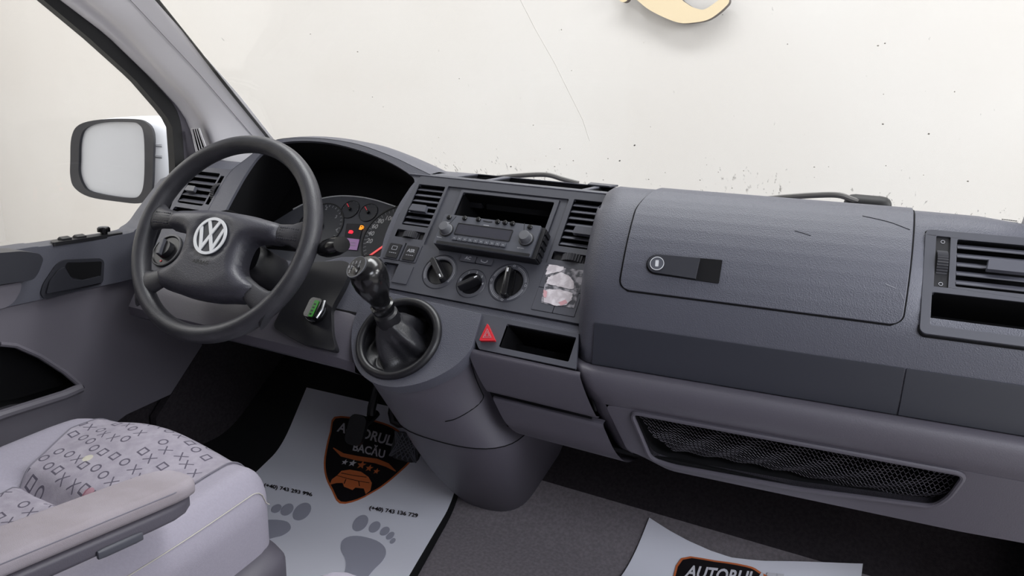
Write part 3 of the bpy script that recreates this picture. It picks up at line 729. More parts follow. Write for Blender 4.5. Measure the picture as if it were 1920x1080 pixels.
obj('disc_slot', stripline(PF, [PF.at(*z8(*p), RO) for p in ((865, 370), (900, 378), (935, 385), (980, 385))], .0016, RO, RO+.0006), 'black', rad)
obj('faceplate_seam', [stripline(PF, [PF.at(*z8(*p), RO) for p in ((520, 312), (440, 400))], .0008, RO, RO+.0003), stripline(PF, [PF.at(*z8(*p), RO) for p in ((1395, 400), (1388, 500))], .0008, RO, RO+.0003)], 'black', rad)

# --- tray on top of the dash, with dividers
TF = Fr((0, 0, .706), (1, 0, 0), (0, 1, 0))
tray_o = [(-.20, 1.118), (.185, 1.118), (.235, 1.24), (-.235, 1.24)]
holes = [[(-.150, 1.130), (-.088, 1.130), (-.085, 1.205), (-.140, 1.205)], [(-.078, 1.130), (.092, 1.130), (.098, 1.205), (-.072, 1.205)], [(.102, 1.130), (.166, 1.130), (.178, 1.205), (.108, 1.205)]]
def yprof(y): return -.004-max(0, y-1.205)*.35
tr_ = plate(TF, [[(-.235, 1.122), (.198, 1.122), (.215, 1.24), (.215, 1.36), (-.26, 1.36), (-.26, 1.24)]]+holes, -.004, 0)
tr_ = ([V((p.x, p.y, p.z-max(0, p.y-1.215)*.25)) for p in tr_[0]], tr_[1])
tray = obj('top_tray', tr_, 'pad', dash, bevel=.001)
for h in holes: obj('tray_well', wellof(TF, h, -.05, -.002), 'void' if h is not holes[0] else 'black', tray, smooth=False)
obj('tray_catch', plate(TF, [[(.085, 1.19), (.125, 1.19), (.132, 1.215), (.08, 1.215)]], .0, .003), 'facia', tray, bevel=.001)
# rounded top edge joining facia and tray
def topedge(x, i):
    a = i/5*PI*.28; y0, z0 = PF.p(0, .084, -.004).y, PF.p(0, .084, -.004).z
    pts = [PF.p(0, .080, -.001), PF.p(0, .087, -.0005), PF.p(0, .0905, -.0025), V((0, 1.131, .7065)), V((0, 1.134, .704))]
    return V((x, pts[i].y, pts[i].z))
obj('top_edge_trim', grid(topedge, lsp(-.225, .205, 12), [0, 1, 2, 3, 4]), 'facia', dash)

# --- passenger side
ph = math.radians(6.0); E6 = V((math.cos(ph), math.sin(ph), 0)); F6 = V((-math.sin(ph), math.cos(ph), 0))
def PP(s, F, z): return E6*s+F6*F+V((0, 0, z))
gang = math.atan2(.122, .1)
GF = Fr(PP(.33, .93, .594), E6, F6*math.cos(gang)+V((0, 0, math.sin(gang))))
prof = [(1.40, .60), (1.30, .655), (1.20, .690), (1.13, .7105), (1.09, .7195), (1.062, .7235), (1.045, .7225), (1.033, .716), (1.018, .6995), (.98, .655), (.935, .600), (.9275, .583), (.9262, .562), (.9258, .546), (.9255, .53), (.9255, .505), (.9265, .484), (.930, .480), (.95, .478)]
GB = .015
def gbul(t): f = max(0, min(1, t/.16)); return GB*4*f*(1-f)
def gcurve(t, k=1): return (.93+.6339*t-.7734*gbul(t)*k, .594+.7734*t+.6339*gbul(t)*k)
GT = [.150, .135, .118, .10, .08, .06, .04, .02, .004]
prof = prof[:7]+[gcurve(t) for t in GT]+prof[11:]
ends = [(.262, .075), (.264, .045), (.270, .026), (.279, .012), (.291, .003), (.305, 0)]
PS = [.35, .42, .50, .60, .685, .712, .77, .82, .87, .916, .93]
def edz(s): return max(0, (.291-s)/.029)**1.5*.017
def pbody():
    rows = []
    for s, dF in ends+[(s, 0) for s in PS]:
        fr_ = 0 if s < .4 else 0
        drop = max(0, s-.76); kb = max(0, min(1, (.715-s)/.03)); pf_ = prof[:7]+[gcurve(t, kb) for t in GT]+prof[7+len(GT):]
        rows.append([PP(s, F+dF*(1 if F < 1.05 else max(0, (1.15-F)/.10)), z-(drop*.05+drop*drop*.75)*(1 if F > 1.0 else 0)-(edz(s) if F > 1.0 else 0)) for F, z in pf_])
    vs, fs = loft(rows, False, False); m = len(prof); a = len(ends)
    def inhole(f):   # leave the opening for the side vent and cubby
        r = min(i//m for i in f); c = min(i % m for i in f)
        return a+5 <= r < a+9 and 8 <= c < 14
    return vs, [f for f in fs if not inhole(f)]
body = obj('passenger_pad', pbody(), 'pad', dash, angle=60)
def gsurf(s, v):
    """glove-door surface: v is 0 at its lower edge and follows the profile up and over the crest"""
    pts = [gcurve(t) for t in (.004, .02, .04, .06, .08, .10, .118, .135, .150)]+[(1.0405, .7212), (1.047, .7225), (1.054, .7235), (1.062, .7235)]
    return pts
_g = [V((F, z, 0)) for F, z in gsurf(0, 0)]; _g = resample(_g, 90)
def door(o, grow=0):
    rows = []
    n = len(_g)
    for i, q in enumerate(_g):
        a = _g[max(0, i-1)]; b = _g[min(n-1, i+1)]; t = (b-a).normalized(); nm = V((-t.y, t.x, 0))
        d = (q-_g[0]).length; r = .014; cut = 0
        if d < r: cut = r-math.sqrt(max(0, r*r-(r-d)**2))
        s0 = .330+cut+.0008-grow+.02*max(0, (d-.12)/.05)**1.5*.9; s1 = .686-cut-.0008+grow+.006*(d/.17)
        e = q-(t*grow if i == 0 else V((0, 0, 0)))
        rows.append([PP(s, e.x+nm.x*o, e.y+nm.y*o) for s in lsp(s0, s1, 22)])
    return rows
A, B = door(.0035), door(-.001); n_, m_ = len(A), len(A[0])
def sheet(A, B):
    n, m = len(A), len(A[0]); k = n*m
    vs = [p for r in A for p in r]+[p for r in B for p in r]
    fs = [(i*m+j, i*m+j+1, (i+1)*m+j+1, (i+1)*m+j) for i in range(n-1) for j in range(m-1)]; fs += [tuple(q+k for q in f) for f in fs]
    e = [i*m for i in range(n)]+[(n-1)*m+j for j in range(1, m)]+[i*m+m-1 for i in range(n-2, -1, -1)]+[j for j in range(m-2, 0, -1)]
    for a in range(len(e)): p, q = e[a], e[(a+1) % len(e)]; fs.append((p, q, q+k, p+k))
    return vs, fs
gdoor = obj('glovebox_door', sheet(A, B), 'pad', dash, angle=40, bevel=.0012)
obj('door_gap', sheet(door(.0006, .0022), door(-.001, .0022)), 'void', gdoor)
# latch
dgb = GB*4/.16*(1-2*.0495/.16); lf = Fr(GF.p(0, .0495, gbul(.0495)+.0036), E6, GF.y+GF.n*dgb).sh(0, -.0495)
a_, b_ = lf.at(1256, 502), GF.at(1256, 502); lf = lf.sh(a_[0]-b_[0], a_[1]-b_[1])
la = rpoly([(.030, .064), (.030, .036), (.130, .031), (.131, .066)], .002)
lat = [(.045+.0145*math.cos(a), .0495+.0145*math.sin(a)) for a in [PI/2+PI*i/14 for i in range(15)]]+[(.129, .0330), (.1305, .0335), (.1305, .0655), (.129, .0660)]
obj('latch_recess_shade', plate(lf, [lat], -.001, .0006), 'void', gdoor)  # flat dark plate, the shade of a recess put into its colour
hd = [(.0455+.0132*math.cos(a), .0495+.0132*math.sin(a)) for a in [PI/2+PI*i/14 for i in range(15)]]+[(.100, .0345), (.1015, .0645)]
obj('latch_handle', plate(lf, [hd], .0004, .0038), 'deep', gdoor, bevel=.001)
obj('lock_ring', [stripline(lf.sh(.0455, .0495), circ(0, 0, .0092, 32), .0009, .0036, .0048, True)], 'silver', gdoor)
obj('lock_cylinder', lathe(lf.sh(.0455, .0495), [(.0085, .0036), (.0082, .0046), (0, .0046)], 28), 'radio', gdoor)
obj('key_slot', [stripline(lf.sh(.0455, .0495, 0, .1), rrect(-.0018, .0018, -.0042, .0042, .0006), .0008, .0046, .005, True), box(lf.sh(.0455, .0495, 0, .1), -.0012, .0012, -.0036, .0036, .0044, .0048)], 'dimwhite', gdoor)
bpy.data.objects['key_slot'].data.materials[0] = M['silver']
scr = [GF.at(*p, .004) for p in ((1617, 405), (1640, 410), (1672, 418), (1706, 431))]
# side vent panel
vf = GF.sh(0, 0, .001)
so, s1_ = .375, .60
obj('side_vent_bezel', plate(vf, [rrect(.375, .595, -.004, .142, .008), rrect(.411, .570, .064, .131, .002), rrect(.3875, .4035, .061, .133, .001), rrect(.386, .585, .008, .053, .003)], -.004, .0045), 'facia', dash, bevel=.0015)
obj('bezel_gap', plate(vf, [rrect(.3735, .5965, -.0055, .1435, .009), rrect(.380, .592, .003, .137, .004)], -.004, .0008), 'void', dash)
fv = vf.sh(0, 0, .0045)
v = vent(dash, fv, .411, .570, .064, .131, 5, (.464, .0945), .042, .015)
for q in (.1035,): pass
obj('thumbwheel_slot', opentop(fv, .3875, .4035, .061, .133, -.003, -.001), 'black', v)
thumbwheel(v, fv, .3882, .4028, .067, .127, True)
for t_ in (.1265, .0665): obj('ring_mark', stripline(fv, circ(.3955, t_, .0022, 16), .0006, -.003, -.0022, True), 'dimwhite', v)
obj('side_cubby', opentop(fv, .386, .585, .008, .053, -.07, -.001), 'void', dash, smooth=False)
# smooth strips along the front edge
SFs = [(.9262, .5460), (.9255, .538), (.9252, .522), (.9253, .50), (.9262, .4835)]
def strip(s0, s1):
    P = resample([V((a, b, 0)) for a, b in SFs], 10)
    def fn(s, i, o):
        return PP(s, P[i].x-.0004-o, P[i].y)
    return slab(fn, lsp(s0, s1, 8), list(range(10)), .0016, None)
obj('front_trim_strip', strip(.300, .6965), 'trimstrip', dash, bevel=.0005)
obj('front_trim_strip', strip(.6985, .93), 'trimstrip', dash, bevel=.0005)
# seam lines between pad and strip
# --- lower grey part of the passenger side
lowp = [(.932, .4822), (.918, .4815), (.9085, .477), (.904, .464), (.907, .446), (.918, .428)]
LF0, LF1 = V((.918, .428, 0)), V((.953, .338, 0))
def lend(s):
    # left foot: rounds forward towards the drawers
    for a, b in ((.262, .075), (.264, .05), (.270, .030), (.279, .014), (.291, .004), (.305, 0)):
        if s <= a+1e-6: return b
    return 0
rows = []
def shx(s, z): return s+((.475-z)*.44 if s < .31 else 0)
for s, dF in ends+[(s, 0) for s in lsp(.345, .93, 20)]:
    rows.append([PP(shx(s, z), F+dF, z) for F, z in [(p.x, p.y) for p in spline([(a, b, 0) for a, b in lowp], 4)]])
lowpad = obj('lower_passenger_panel', loft(rows, False, False), 'grey', dash, angle=60)
lu = (LF1-LF0); lul = lu.length
NF = Fr(PP(0, LF0.x, LF0.y), E6, F6*(-lu.x/lul)+V((0, 0, -lu.y/lul)))
def nfp(px, py): return NF.at(px, py)
hole = [nfp(1183, 768), nfp(1220, 858), nfp(1262, 872), nfp(1500, 915), nfp(1750, 948), nfp(1780, 930), nfp(1812, 885)]
hole = [(hole[0][0], -.004)]+hole[1:6]+[(hole[6][0], -.004)]
hb = min(p[1] for p in hole)
lowb = -lul
botz = -.098
outl = [(.325, 0), (.357, -.088), (.375, -.092), (.42, hb-.013), (.80, hb-.013), (.86, hb-.010), (.93, hb-.006), (.93, 0)]
obj('net_frame', plate(NF, [rpoly(outl, .012), rpoly(hole, .012)], -.012, .0005), 'grey', dash, bevel=.003, seg=3)
# rounded column at the left of the net
rows = []
for s, dF in ends:
    rows.append([PP(shx(s, z), F+dF, z) for F, z in ((.918, .428), (.935, .385), (.950, .350), (.956, .338), (.972, .332), (1.05, .34))])
obj('column_foot', loft(rows, False, False), 'grey', dash, angle=60)
obj('net_rim', tube([NF.p(a, b, .002) for a, b in rpoly(hole, .012)], .0035, 8, closed=True), 'grey', dash)
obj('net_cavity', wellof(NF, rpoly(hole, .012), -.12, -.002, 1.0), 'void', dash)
# storage net: knotted zigzag strings hanging in the opening
net = []
xs0, xs1 = hole[0][0]+.02, hole[-1][0]-.015
rowsn, cols = 15, 66
def netp(c, r):
    f = r/rowsn; u = c/cols
    a0 = hole[0][0]+.004+(hole[2][0]-hole[0][0]-.004)*f**1.2; a1 = hole[-1][0]-.004-(hole[-1][0]-hole[-2][0])*f
    s = a0+(a1-a0)*u
    top = -.014-.004*math.sin(u*9); bot = -.088+.004*math.sin(u*5)
    t = top+(bot-top)*f
    return NF.p(s, t, -.018+.010*math.sin(f*PI)+.002*math.sin(c*.7+r))
for r in range(rowsn):
    pts = []
    for c in range(cols*2+1):
        pts.append(netp(c/2, r+(.85 if (c+r) % 2 else .15)))
    net.append(tube(pts, .0007, 3, caps=False))
nt_ = obj('storage_net', net, new_mat('black_net_string', rgb(66, 64, 72), .7), dash, smooth=False)
# underside of the dash
def under(x, i):
    pr_ = [(.955, .337), (1.0, .33), (1.45, .36)]
    return PP(x, *pr_[i])
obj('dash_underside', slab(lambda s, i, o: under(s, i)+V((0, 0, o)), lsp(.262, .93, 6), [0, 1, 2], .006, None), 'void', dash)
# centre drawers of grey plastic
def cl(t): return PF.p(0, t, 0)
dp = [(.934, .4745), (.929, .468), (.929, .45), (.933, .427), (.940, .408), (.948, .406)]
P_ = spline([(a, b, 0) for a, b in dp], 4)
def drawer(x0, x1, dz0, P, o=0):
    rows = []
    for k in lsp(0, 1, 12):
        x = x0+(x1-x0)*k
        rows.append([V((x+(p.y-.47)*dz0*(1-k)+(.47-p.y)*.42*k, p.x+o, p.y)) for p in P])
    return loft(rows, False, False)
dr = obj('centre_drawer', drawer(.008, .193, -.45, P_), 'grey', dash)
P2 = spline([(.962, .396, 0), (.950, .394, 0), (.951, .38, 0), (.960, .35, 0), (.985, .325, 0), (1.03, .312, 0)], 4)
obj('lower_centre_panel', drawer(.008, .194, -.45, P2), 'grey', dash)
obj('drawer_gap', plate(Fr((0, .957, .40), (1, 0, 0), (0, 0, 1)), [[(.03, .005), (.20, .005), (.21, -.012), (.04, -.012)]], -.002, .002), 'void', dash)
obj('drawer_backing', plate(Fr((0, 1.0, .40), (1, 0, 0), (0, 0, 1)), [[(-.2, .07), (.22, .07), (.24, -.075), (-.2, -.075)]], -.002, .002), 'void', dash)
# tube line between drawers and column foot
obj('column_gap', tube([V((.186+(.47-z)*.42, .955, z)) for z in (.47, .44, .41)], .0018, 6), 'void', dash)

# ---------------------------------------------------------------- instrument cluster
CO = -.115
clus = thing('instrument_cluster', 'instrument cluster with dials and red needles under the hood', 'instrument cluster', tuple(PF.p(-.43, 0, CO)))
arcp = [PF.at(*p, CO) for p in ((550, 393), (575, 381), (607, 372), (640, 368), (675, 370), (705, 376), (742, 388))]
a_top = sp2(arcp, 5)
co = a_top+[(a_top[-1][0]+.06, a_top[-1][1]-.06), (a_top[-1][0]+.06, -.16), (a_top[0][0]-.06, -.16), (a_top[0][0]-.06, a_top[0][1]-.06)]
cpl = obj('cluster_panel', plate(PF, [co], CO-.01, CO), new_mat('cluster_grey', rgb(78, 80, 88), .5), clus)
obj('cluster_rim', stripline(PF, a_top, .0022, CO, CO+.002), 'silver', clus)
f2 = PF.sh(0, 0, CO)
obj('cluster_housing', plate(PF, [[(-.75, -.2), (-.15, -.2), (-.15, .16), (-.75, .16)]], CO-.05, CO-.012), 'void', clus)
def gauge(c, r, name, nums, needle, rim=True):
    g = obj(name, plate(f2, [circ(c[0], c[1], r, 48)], 0, .001), new_mat('dial_face', rgb(52, 55, 63), .4), clus)
    obj('dial_rim', stripline(f2, circ(c[0], c[1], r, 48), r*.04, 0, .002, True), 'black', g)
    tk = []
    for i in range(nums[2]):
        a = math.radians(nums[0]+(nums[1]-nums[0])*i/(nums[2]-1)); tk.append(stripline(f2, [(c[0]+r*.86*math.cos(a), c[1]+r*.86*math.sin(a)), (c[0]+r*.95*math.cos(a), c[1]+r*.95*math.sin(a))], r*.018, .001, .0014))
    obj('dial_tick', tk, 'dimwhite', g)
    a = math.radians(needle)
    obj('needle', stripline(f2, [(c[0]+r*.12*math.cos(a), c[1]+r*.12*math.sin(a)), (c[0]+r*.85*math.cos(a), c[1]+r*.85*math.sin(a))], r*.05, .002, .003), 'needle', g)
    obj('needle_hub', lathe(f2.sh(*c), [(r*.16, .001), (r*.15, .006), (0, .0065)], 20), 'black', g)
    return g
cL = PF.at(600, 425, CO); rL = (V(PF.at(641, 428, CO))-V(cL)).length
g1 = gauge(cL, rL, 'rev_counter', (220, -40, 25), 215)
obj('dial_number', [text(f2, s_, *PF.at(px, py, CO), .007, .0015) for s_, px, py in (('2', 613, 391), ('3', 631, 407), ('4', 632, 431))], 'dimwhite', g1)
for c, nd in ((PF.at(657, 393, CO), 115), (PF.at(691, 399, CO), 115)):
    r = (V(PF.at(674, 395, CO))-V(PF.at(657, 393, CO))).length*.9
    gauge(c, r, 'small_gauge', (200, -20, 9), 138)
cS = PF.at(742, 447, CO); rS = (V(PF.at(683, 442, CO))-V(cS)).length
nd = math.degrees(math.atan2(PF.at(693, 467, CO)[1]-PF.at(720, 448, CO)[1], PF.at(693, 467, CO)[0]-PF.at(720, 448, CO)[0]))
g2 = gauge(cS, rS, 'speedometer', (220, -40, 37), nd)
nm = bpy.data.objects[[o.name for o in g2.children if o.name.startswith('needle') and 'hub' not in o.name][0]]; nm.data.materials[0] = emit('lit_speed_needle', (1, .12, .12, 1), .7)
obj('dial_number', [text(f2, s_, *PF.at(px, py, CO), .0098, .0015) for s_, px, py in (('20', 694, 452), ('40', 697, 438), ('60', 704, 425), ('80', 715, 415), ('100', 732, 410))], 'white', g2)
dq = [PF.at(*p, CO) for p in ((651, 420), (682, 421), (670, 470), (643, 468))]
s0, s1, t0, t1 = dq[3][0]-.002, dq[1][0], dq[3][1], dq[0][1]
ds = obj('display_window', plate(f2, [rpoly(dq, .002)], .0, .002), new_mat('display_black', rgb(30, 30, 38), .2), clus)
lc = [PF.at(*p, CO) for p in ((647, 447), (675, 450), (670, 470), (643, 468))]
obj('lcd_strip', plate(f2, [lc], .0015, .0026), 'lcd', ds)
obj('lcd_text', [stripline(f2, [PF.at(658, 456+k*5, CO), PF.at(667, 457+k*5, CO)], .0012, .0026, .003) for k in range(2)], 'dimwhite', ds)
e_ = PF.at(659, 436, CO)
obj('engine_light', [plate(f2, [rpoly([(e_[0]-.005, e_[1]-.0035), (e_[0]+.005, e_[1]-.0035), (e_[0]+.006, e_[1]+.001), (e_[0]+.002, e_[1]+.004), (e_[0]-.005, e_[1]+.003)], .001)], .002, .003)], 'redlamp', ds)
e_ = PF.at(679, 428, CO)
obj('fuel_light', [plate(f2, [rrect(e_[0]-.0045, e_[0]+.0025, e_[1]-.005, e_[1]+.005, .001), rrect(e_[0]-.003, e_[0]+.001, e_[1]+.001, e_[1]+.0035, .0004)], .002, .003), stripline(f2, [(e_[0]+.0025, e_[1]-.002), (e_[0]+.0045, e_[1]-.002), (e_[0]+.0045, e_[1]+.003)], .001, .002, .003)], 'amber', ds)

# ---------------------------------------------------------------- steering wheel
CW = V((-.4629, .8943, .5999)); wa, wb = math.radians(31.2), math.radians(4.77)
wn = V((math.sin(wb)*math.cos(wa), -math.cos(wb)*math.cos(wa), math.sin(wa))); wx = V((0, 0, 1)).cross(wn).normalized()
if wx.x < 0: wx = -wx
SW = Fr(CW, wx, wn.cross(wx))
if SW.n.dot(wn) < 0: SW = Fr(CW, wx, -wn.cross(wx))
sw = thing('steering_wheel', 'black four-spoke steering wheel with round silver badge, rim worn at the edge', 'steering wheel', tuple(CW))
Rr, rt = .1755, .0165
rim = []
for i in range(121):
    a = 2*PI*i/120; c, s = math.cos(a), math.sin(a); d = V((c, s))
    lump = 1+.02*math.cos(2*a)
    rings_ = []
    for k in range(20):
        b = 2*PI*k/20
        rings_.append(SW.p(c*(Rr+rt*.92*math.cos(b)), s*(Rr+rt*.92*math.cos(b)), rt*1.08*math.sin(b)*lump))
    rim.append(rings_)
rim_o = obj('rim', loft(rim, True, False), 'leather', sw)
# airbag cover, domed
half = [(0, .041), (.05, .039), (.095, .035), (.118, .030), (.121, .014), (.119, .0), (.092, -.002), (.072, -.006), (.064, -.018), (.063, -.045), (.072, -.062), (.098, -.076), (.106, -.082), (.100, -.095), (.088, -.108), (.06, -.112), (.03, -.116), (0, -.117)]
hr = [(p.x, p.y) for p in spline([(a, b, 0) for a, b in half], 3)]
outl = [(a, b) for a, b in hr]+[(-a, b) for a, b in reversed(hr[1:-1])]
def dome(fr, outline, H, R, cell, base, fn=None):
    bm = bmesh.new(); vs = [bm.verts.new((a, b, 0)) for a, b in outline]; bm.faces.new(vs)
    xs = [p[0] for p in outline]; ys_ = [p[1] for p in outline]
    x = min(xs)+cell
    while x < max(xs): bmesh.ops.bisect_plane(bm, geom=bm.verts[:]+bm.edges[:]+bm.faces[:], plane_co=(x, 0, 0), plane_no=(1, 0, 0)); x += cell
    y = min(ys_)+cell
    while y < max(ys_): bmesh.ops.bisect_plane(bm, geom=bm.verts[:]+bm.edges[:]+bm.faces[:], plane_co=(0, y, 0), plane_no=(0, 1, 0)); y += cell
    bm.verts.ensure_lookup_table()
    seg = [(V(outline[i]), V(outline[(i+1) % len(outline)])) for i in range(len(outline))]
    def dist(p):
        m = 9
        for a, b in seg:
            ab = b-a; t = max(0, min(1, (p-a).dot(ab)/max(ab.dot(ab), 1e-12))); m = min(m, (p-a-ab*t).length)
        return m
    out = []
    for v in bm.verts:
        p = V((v.co.x, v.co.y)); d = min(1, dist(p)/R); h = H*math.sqrt(max(0, 1-(1-d)**2))
        if fn: h = fn(p.x, p.y, h)
        out.append(fr.p(p.x, p.y, base+h))
    fs = [tuple(v.index for v in f.verts) for f in bm.faces]; bm.free()
    k = len(out); m = len(outline)
    out += [fr.p(a, b, base-.02) for a, b in outline]; fs += [(i, (i+1) % m, k+(i+1) % m, k+i) for i in range(m)]
    return out, fs
def wfn(x, y, h):
    r = math.hypot(x/.10, (y+.03)/.085); drop = .014*max(0, r-.75)
    lg = math.hypot(x, y+.012)
    return h-drop-(.0022 if lg < .040 else 0)
cov = obj('airbag_cover', dome(SW, outl, .022, .020, .0055, .008, wfn), 'padw', sw, angle=60)
# spokes
for sg_ in (-1, 1):
    def sect(c, wdt, th, k=12):
        return [(c[0], c[1]+wdt/2*math.cos(2*PI*i/k), c[2]+th/2*math.sin(2*PI*i/k)) for i in range(k)]
    for kind, pts in (('u', [(.095, .016, .004, .030, .020), (.118, .0155, .004, .0335, .022), (.14, .016, .003, .038, .024), (.158, .018, .0, .052, .026), (.172, .02, 0, .075, .02)]), ('l', [(.075, -.080, .004, .034, .02), (.100, -.093, .004, .036, .022), (.118, -.102, .002, .042, .024), (.133, -.108, 0, .056, .024), (.146, -.112, 0, .076, .02)])):
        P = [V((a, b)) for a, b, *_ in pts]; rings = []
        for i, (a, b, n, wd, th) in enumerate(pts):
            t = (P[min(i+1, 4)]-P[max(i-1, 0)]).normalized(); q = V((-t.y, t.x))
            rings.append([SW.p(sg_*(a+q.x*wd/2*math.cos(2*PI*k/16)), b+q.y*wd/2*math.cos(2*PI*k/16), n+th/2*math.sin(2*PI*k/16)) for k in range(16)])
        so_ = obj('spoke', loft(rings), 'leather', sw, angle=60)
        if kind == 'u':
            gd = []
            for i in range(9):
                for j in range(5):
                    gd.append(lathe(SW.sh(sg_*(.122+i*.0042), .005+j*.0048, .0145-.0002*i), [(.0013, -.004), (.0010, .0006), (0, .001)], 6))
            obj('grip_dots', gd, 'padw', so_, smooth=False)['kind'] = 'stuff'
obj('hub_back', lathe(SW, [(.035, -.045), (.042, -.03), (.045, -.005), (.045, .008)], 32), 'void', sw)
bz = SW.sh(0, -.012, .0285)
bdg = obj('badge', lathe(bz, [(.0335, -.003), (.0335, .0012), (.0315, .002), (.031, .001), (0, .001)], 48), new_mat('badge_field', rgb(58, 60, 66), .35, .3), sw, angle=30)
obj('badge_ring', stripline(bz, circ(0, 0, .0308, 56), .0050, .001, .0034, True), 'silver', bdg)
def stroke(pts, wd):
    """mitred band around a zigzag"""
    P = [V(p) for p in pts]; Lf, Rt = [], []
    for i in range(len(P)):
        d0 = (P[i]-P[i-1]).normalized() if i else (P[1]-P[0]).normalized(); d1 = (P[i+1]-P[i]).normalized() if i < len(P)-1 else d0
        n0 = V((-d0.y, d0.x)); n1 = V((-d1.y, d1.x)); mm = (n0+n1).normalized(); k = wd/2/max(.3, mm.dot(n0))
        Lf.append(P[i]+mm*k); Rt.append(P[i]-mm*k)
    return [(p.x, p.y) for p in Lf]+[(p.x, p.y) for p in reversed(Rt)]
R0 = .0292
obj('badge_letter_v', plate(bz, [stroke([(-.40*R0, .92*R0), (0, .15*R0), (.40*R0, .92*R0)], .0058)], .001, .0032), 'silver', bdg)
obj('badge_letter_w', plate(bz, [stroke([(-.84*R0, .50*R0), (-.40*R0, -.80*R0), (0, .04*R0), (.40*R0, -.80*R0), (.84*R0, .50*R0)], .0058)], .001, .0030), 'silver', bdg)
obj('cover_lettering', [text(SW, 'AIRBAG', -.002, -.0585, .0062, .0303, .034), stripline(SW.sh(-.002, -.074, .0293), [(-.004, .0015), (.005, .0015), (.005, -.0015), (.001, -.0015)], .0012, 0, .0006)], 'black', cov)

# steering column with stalks
colm = thing('steering_column', 'black steering column shroud behind the wheel with stalks', 'steering column', tuple(SW.p(.02, 0, -.12)))
rings = []
for n, wd, ht, oy in ((-.035, .045, .028, -.022), (-.05, .055, .034, -.028), (-.12, .060, .040, -.035), (-.22, .064, .045, -.04)):
    rings.append([SW.p(.01+wd*abs(math.cos(a))**.6*(1 if math.cos(a) > 0 else -1), oy+ht*abs(math.sin(a))**.6*(1 if math.sin(a) > 0 else -1), n) for a in [2*PI*k/28 for k in range(28)]])
obj('shroud', loft(rings), 'black', colm)
tipc = onx(628, 466, -.335)
def stalk(a, b, c, tip, name='stalk'):
    s = obj(name, tube(spline([a, b, c], 6), .007, 10, radii=None), 'black', colm)
    return s
A0 = SW.p(.05, .01, -.055)
tp = ony(641, 458, .93); t0_ = ony(605, 469, .935)
st = obj('wiper_stalk', tube(spline([A0, A0.lerp(t0_, .55), t0_], 6), .0075, 12), 'black', colm)
obj('stalk_end', tube([t0_, t0_.lerp(tp, .3), t0_.lerp(tp, .75), tp], .012, 14, radii=[.014, .0205, .0215, .018], flat=.75), 'shiny', st, angle=60)
A1 = SW.p(-.05, .01, -.055)
obj('indicator_stalk', tube(spline([A1, A1+V((-.05, .0, .005)), A1+V((-.11, -.01, .012))], 6), .008, 12, radii=[.007]*9+[.010]*4), 'black', colm)
# lower column cover running down right
lc0 = SW.p(.045, -.05, -.10)
ig = thing('ignition_key', 'ignition key with silver edge and green tag hanging right of the column', 'key', tuple(ony(590, 583, .96)))
cvp = [PF.at(px, py, .02) for px, py in ((566, 488), (640, 484), (655, 492), (642, 528), (616, 574), (618, 622), (626, 655), (560, 640), (505, 610), (530, 560))]
obj('column_lower_cover', plate(PF, [rpoly(cvp, .012)], -.05, .012), 'black', colm, bevel=.010, seg=4)
ka, kb_ = PF.at(589, 581, .022)
KF = PF.sh(ka, kb_, .014, .0)
igs = obj('ignition_barrel', lathe(KF, [(.021, -.004), (.021, .004), (.018, .006), (.016, .003), (0, .003)], 28), 'shiny', colm)
obj('barrel_ring', stripline(KF, circ(0, 0, .0195, 28), .0012, .004, .0055, True), 'radio', igs)
obj('key_bow', plate(KF.sh(.004, 0, .0), [rrect(-.012, .014, -.018, .018, .007)], .004, .020), 'shiny', ig, bevel=.002)
obj('silver_edge', tube([KF.p(.021, -.016, .018), KF.p(.025, 0, .019), KF.p(.021, .016, .018)], .0026, 8), 'chrome', ig)
obj('green_tag', plate(KF.sh(.010, -.002, .020), [rrect(-.005, .003, -.015, .015, .002)], 0, .002), 'green', ig)
obj('tag_marks', [box(KF.sh(.010, -.002, .0218), -.0035, .001, -.012+k*.006, -.009+k*.006, 0, .0005) for k in range(4)], 'black', ig)

# ---------------------------------------------------------------- gear console and lever
con = thing('gear_console', 'rounded grey gear lever console with dark collar standing on the cab floor', 'console', (-.13, 1.2, 0))
cring = [(.010, -.158), (.013, -.20), (.012, -.222), (-.004, -.252), (-.040, -.283), (-.086, -.303), (-.130, -.305), (-.168, -.290), (-.196, -.258), (-.214, -.215), (-.214, -.18), (-.208, -.150)]
cout = sp2(cring, 4)
RC = (-.117, -.225)
rh = circ(RC[0], RC[1], .068, 48, .063, .35)
obj('collar', plate(PF, [cout, rh], -.022, .0045), 'pad', con, bevel=.007, seg=4)
def resamp2(P, n): return resample([V((a, b, 0)) for a, b in P], n)
NR = 44
top = [PF.p(p.x, p.y, -.018) for p in resamp2(cout, NR)]       # right-back -> front -> left-back
def uring(z, xl, xr, yf, yb, e=2.6):
    P = [(xr, yb)]
    for i in range(31):
        a = PI*i/30; c, s = math.cos(a), math.sin(a)
        xm, hw = (xl+xr)/2, (xr-xl)/2; dp_ = min(.09, yb-yf)
        x = xm+hw*abs(c)**(2/e)*(1 if c > 0 else -1); y = yf+dp_-dp_*abs(s)**(2/e); P.append((x, y))
    P.append((xl, yb)); return [V((p.x, p.y, z)) for p in resamp2(P, NR)]
mid = uring(.30, -.172, .060, .938, 1.20)
def blend(A, B, t): return [a.lerp(b, t) for a, b in zip(A, B)]
r1 = [PF.p((p.x-(-.10))*.985-.10, (p.y+.22)*.985-.22, -.024) for p in resamp2(cout, NR)]
rows = [top, r1]+[blend(r1, mid, t) for t in (.15, .3, .5, .7, .85)]+[mid]
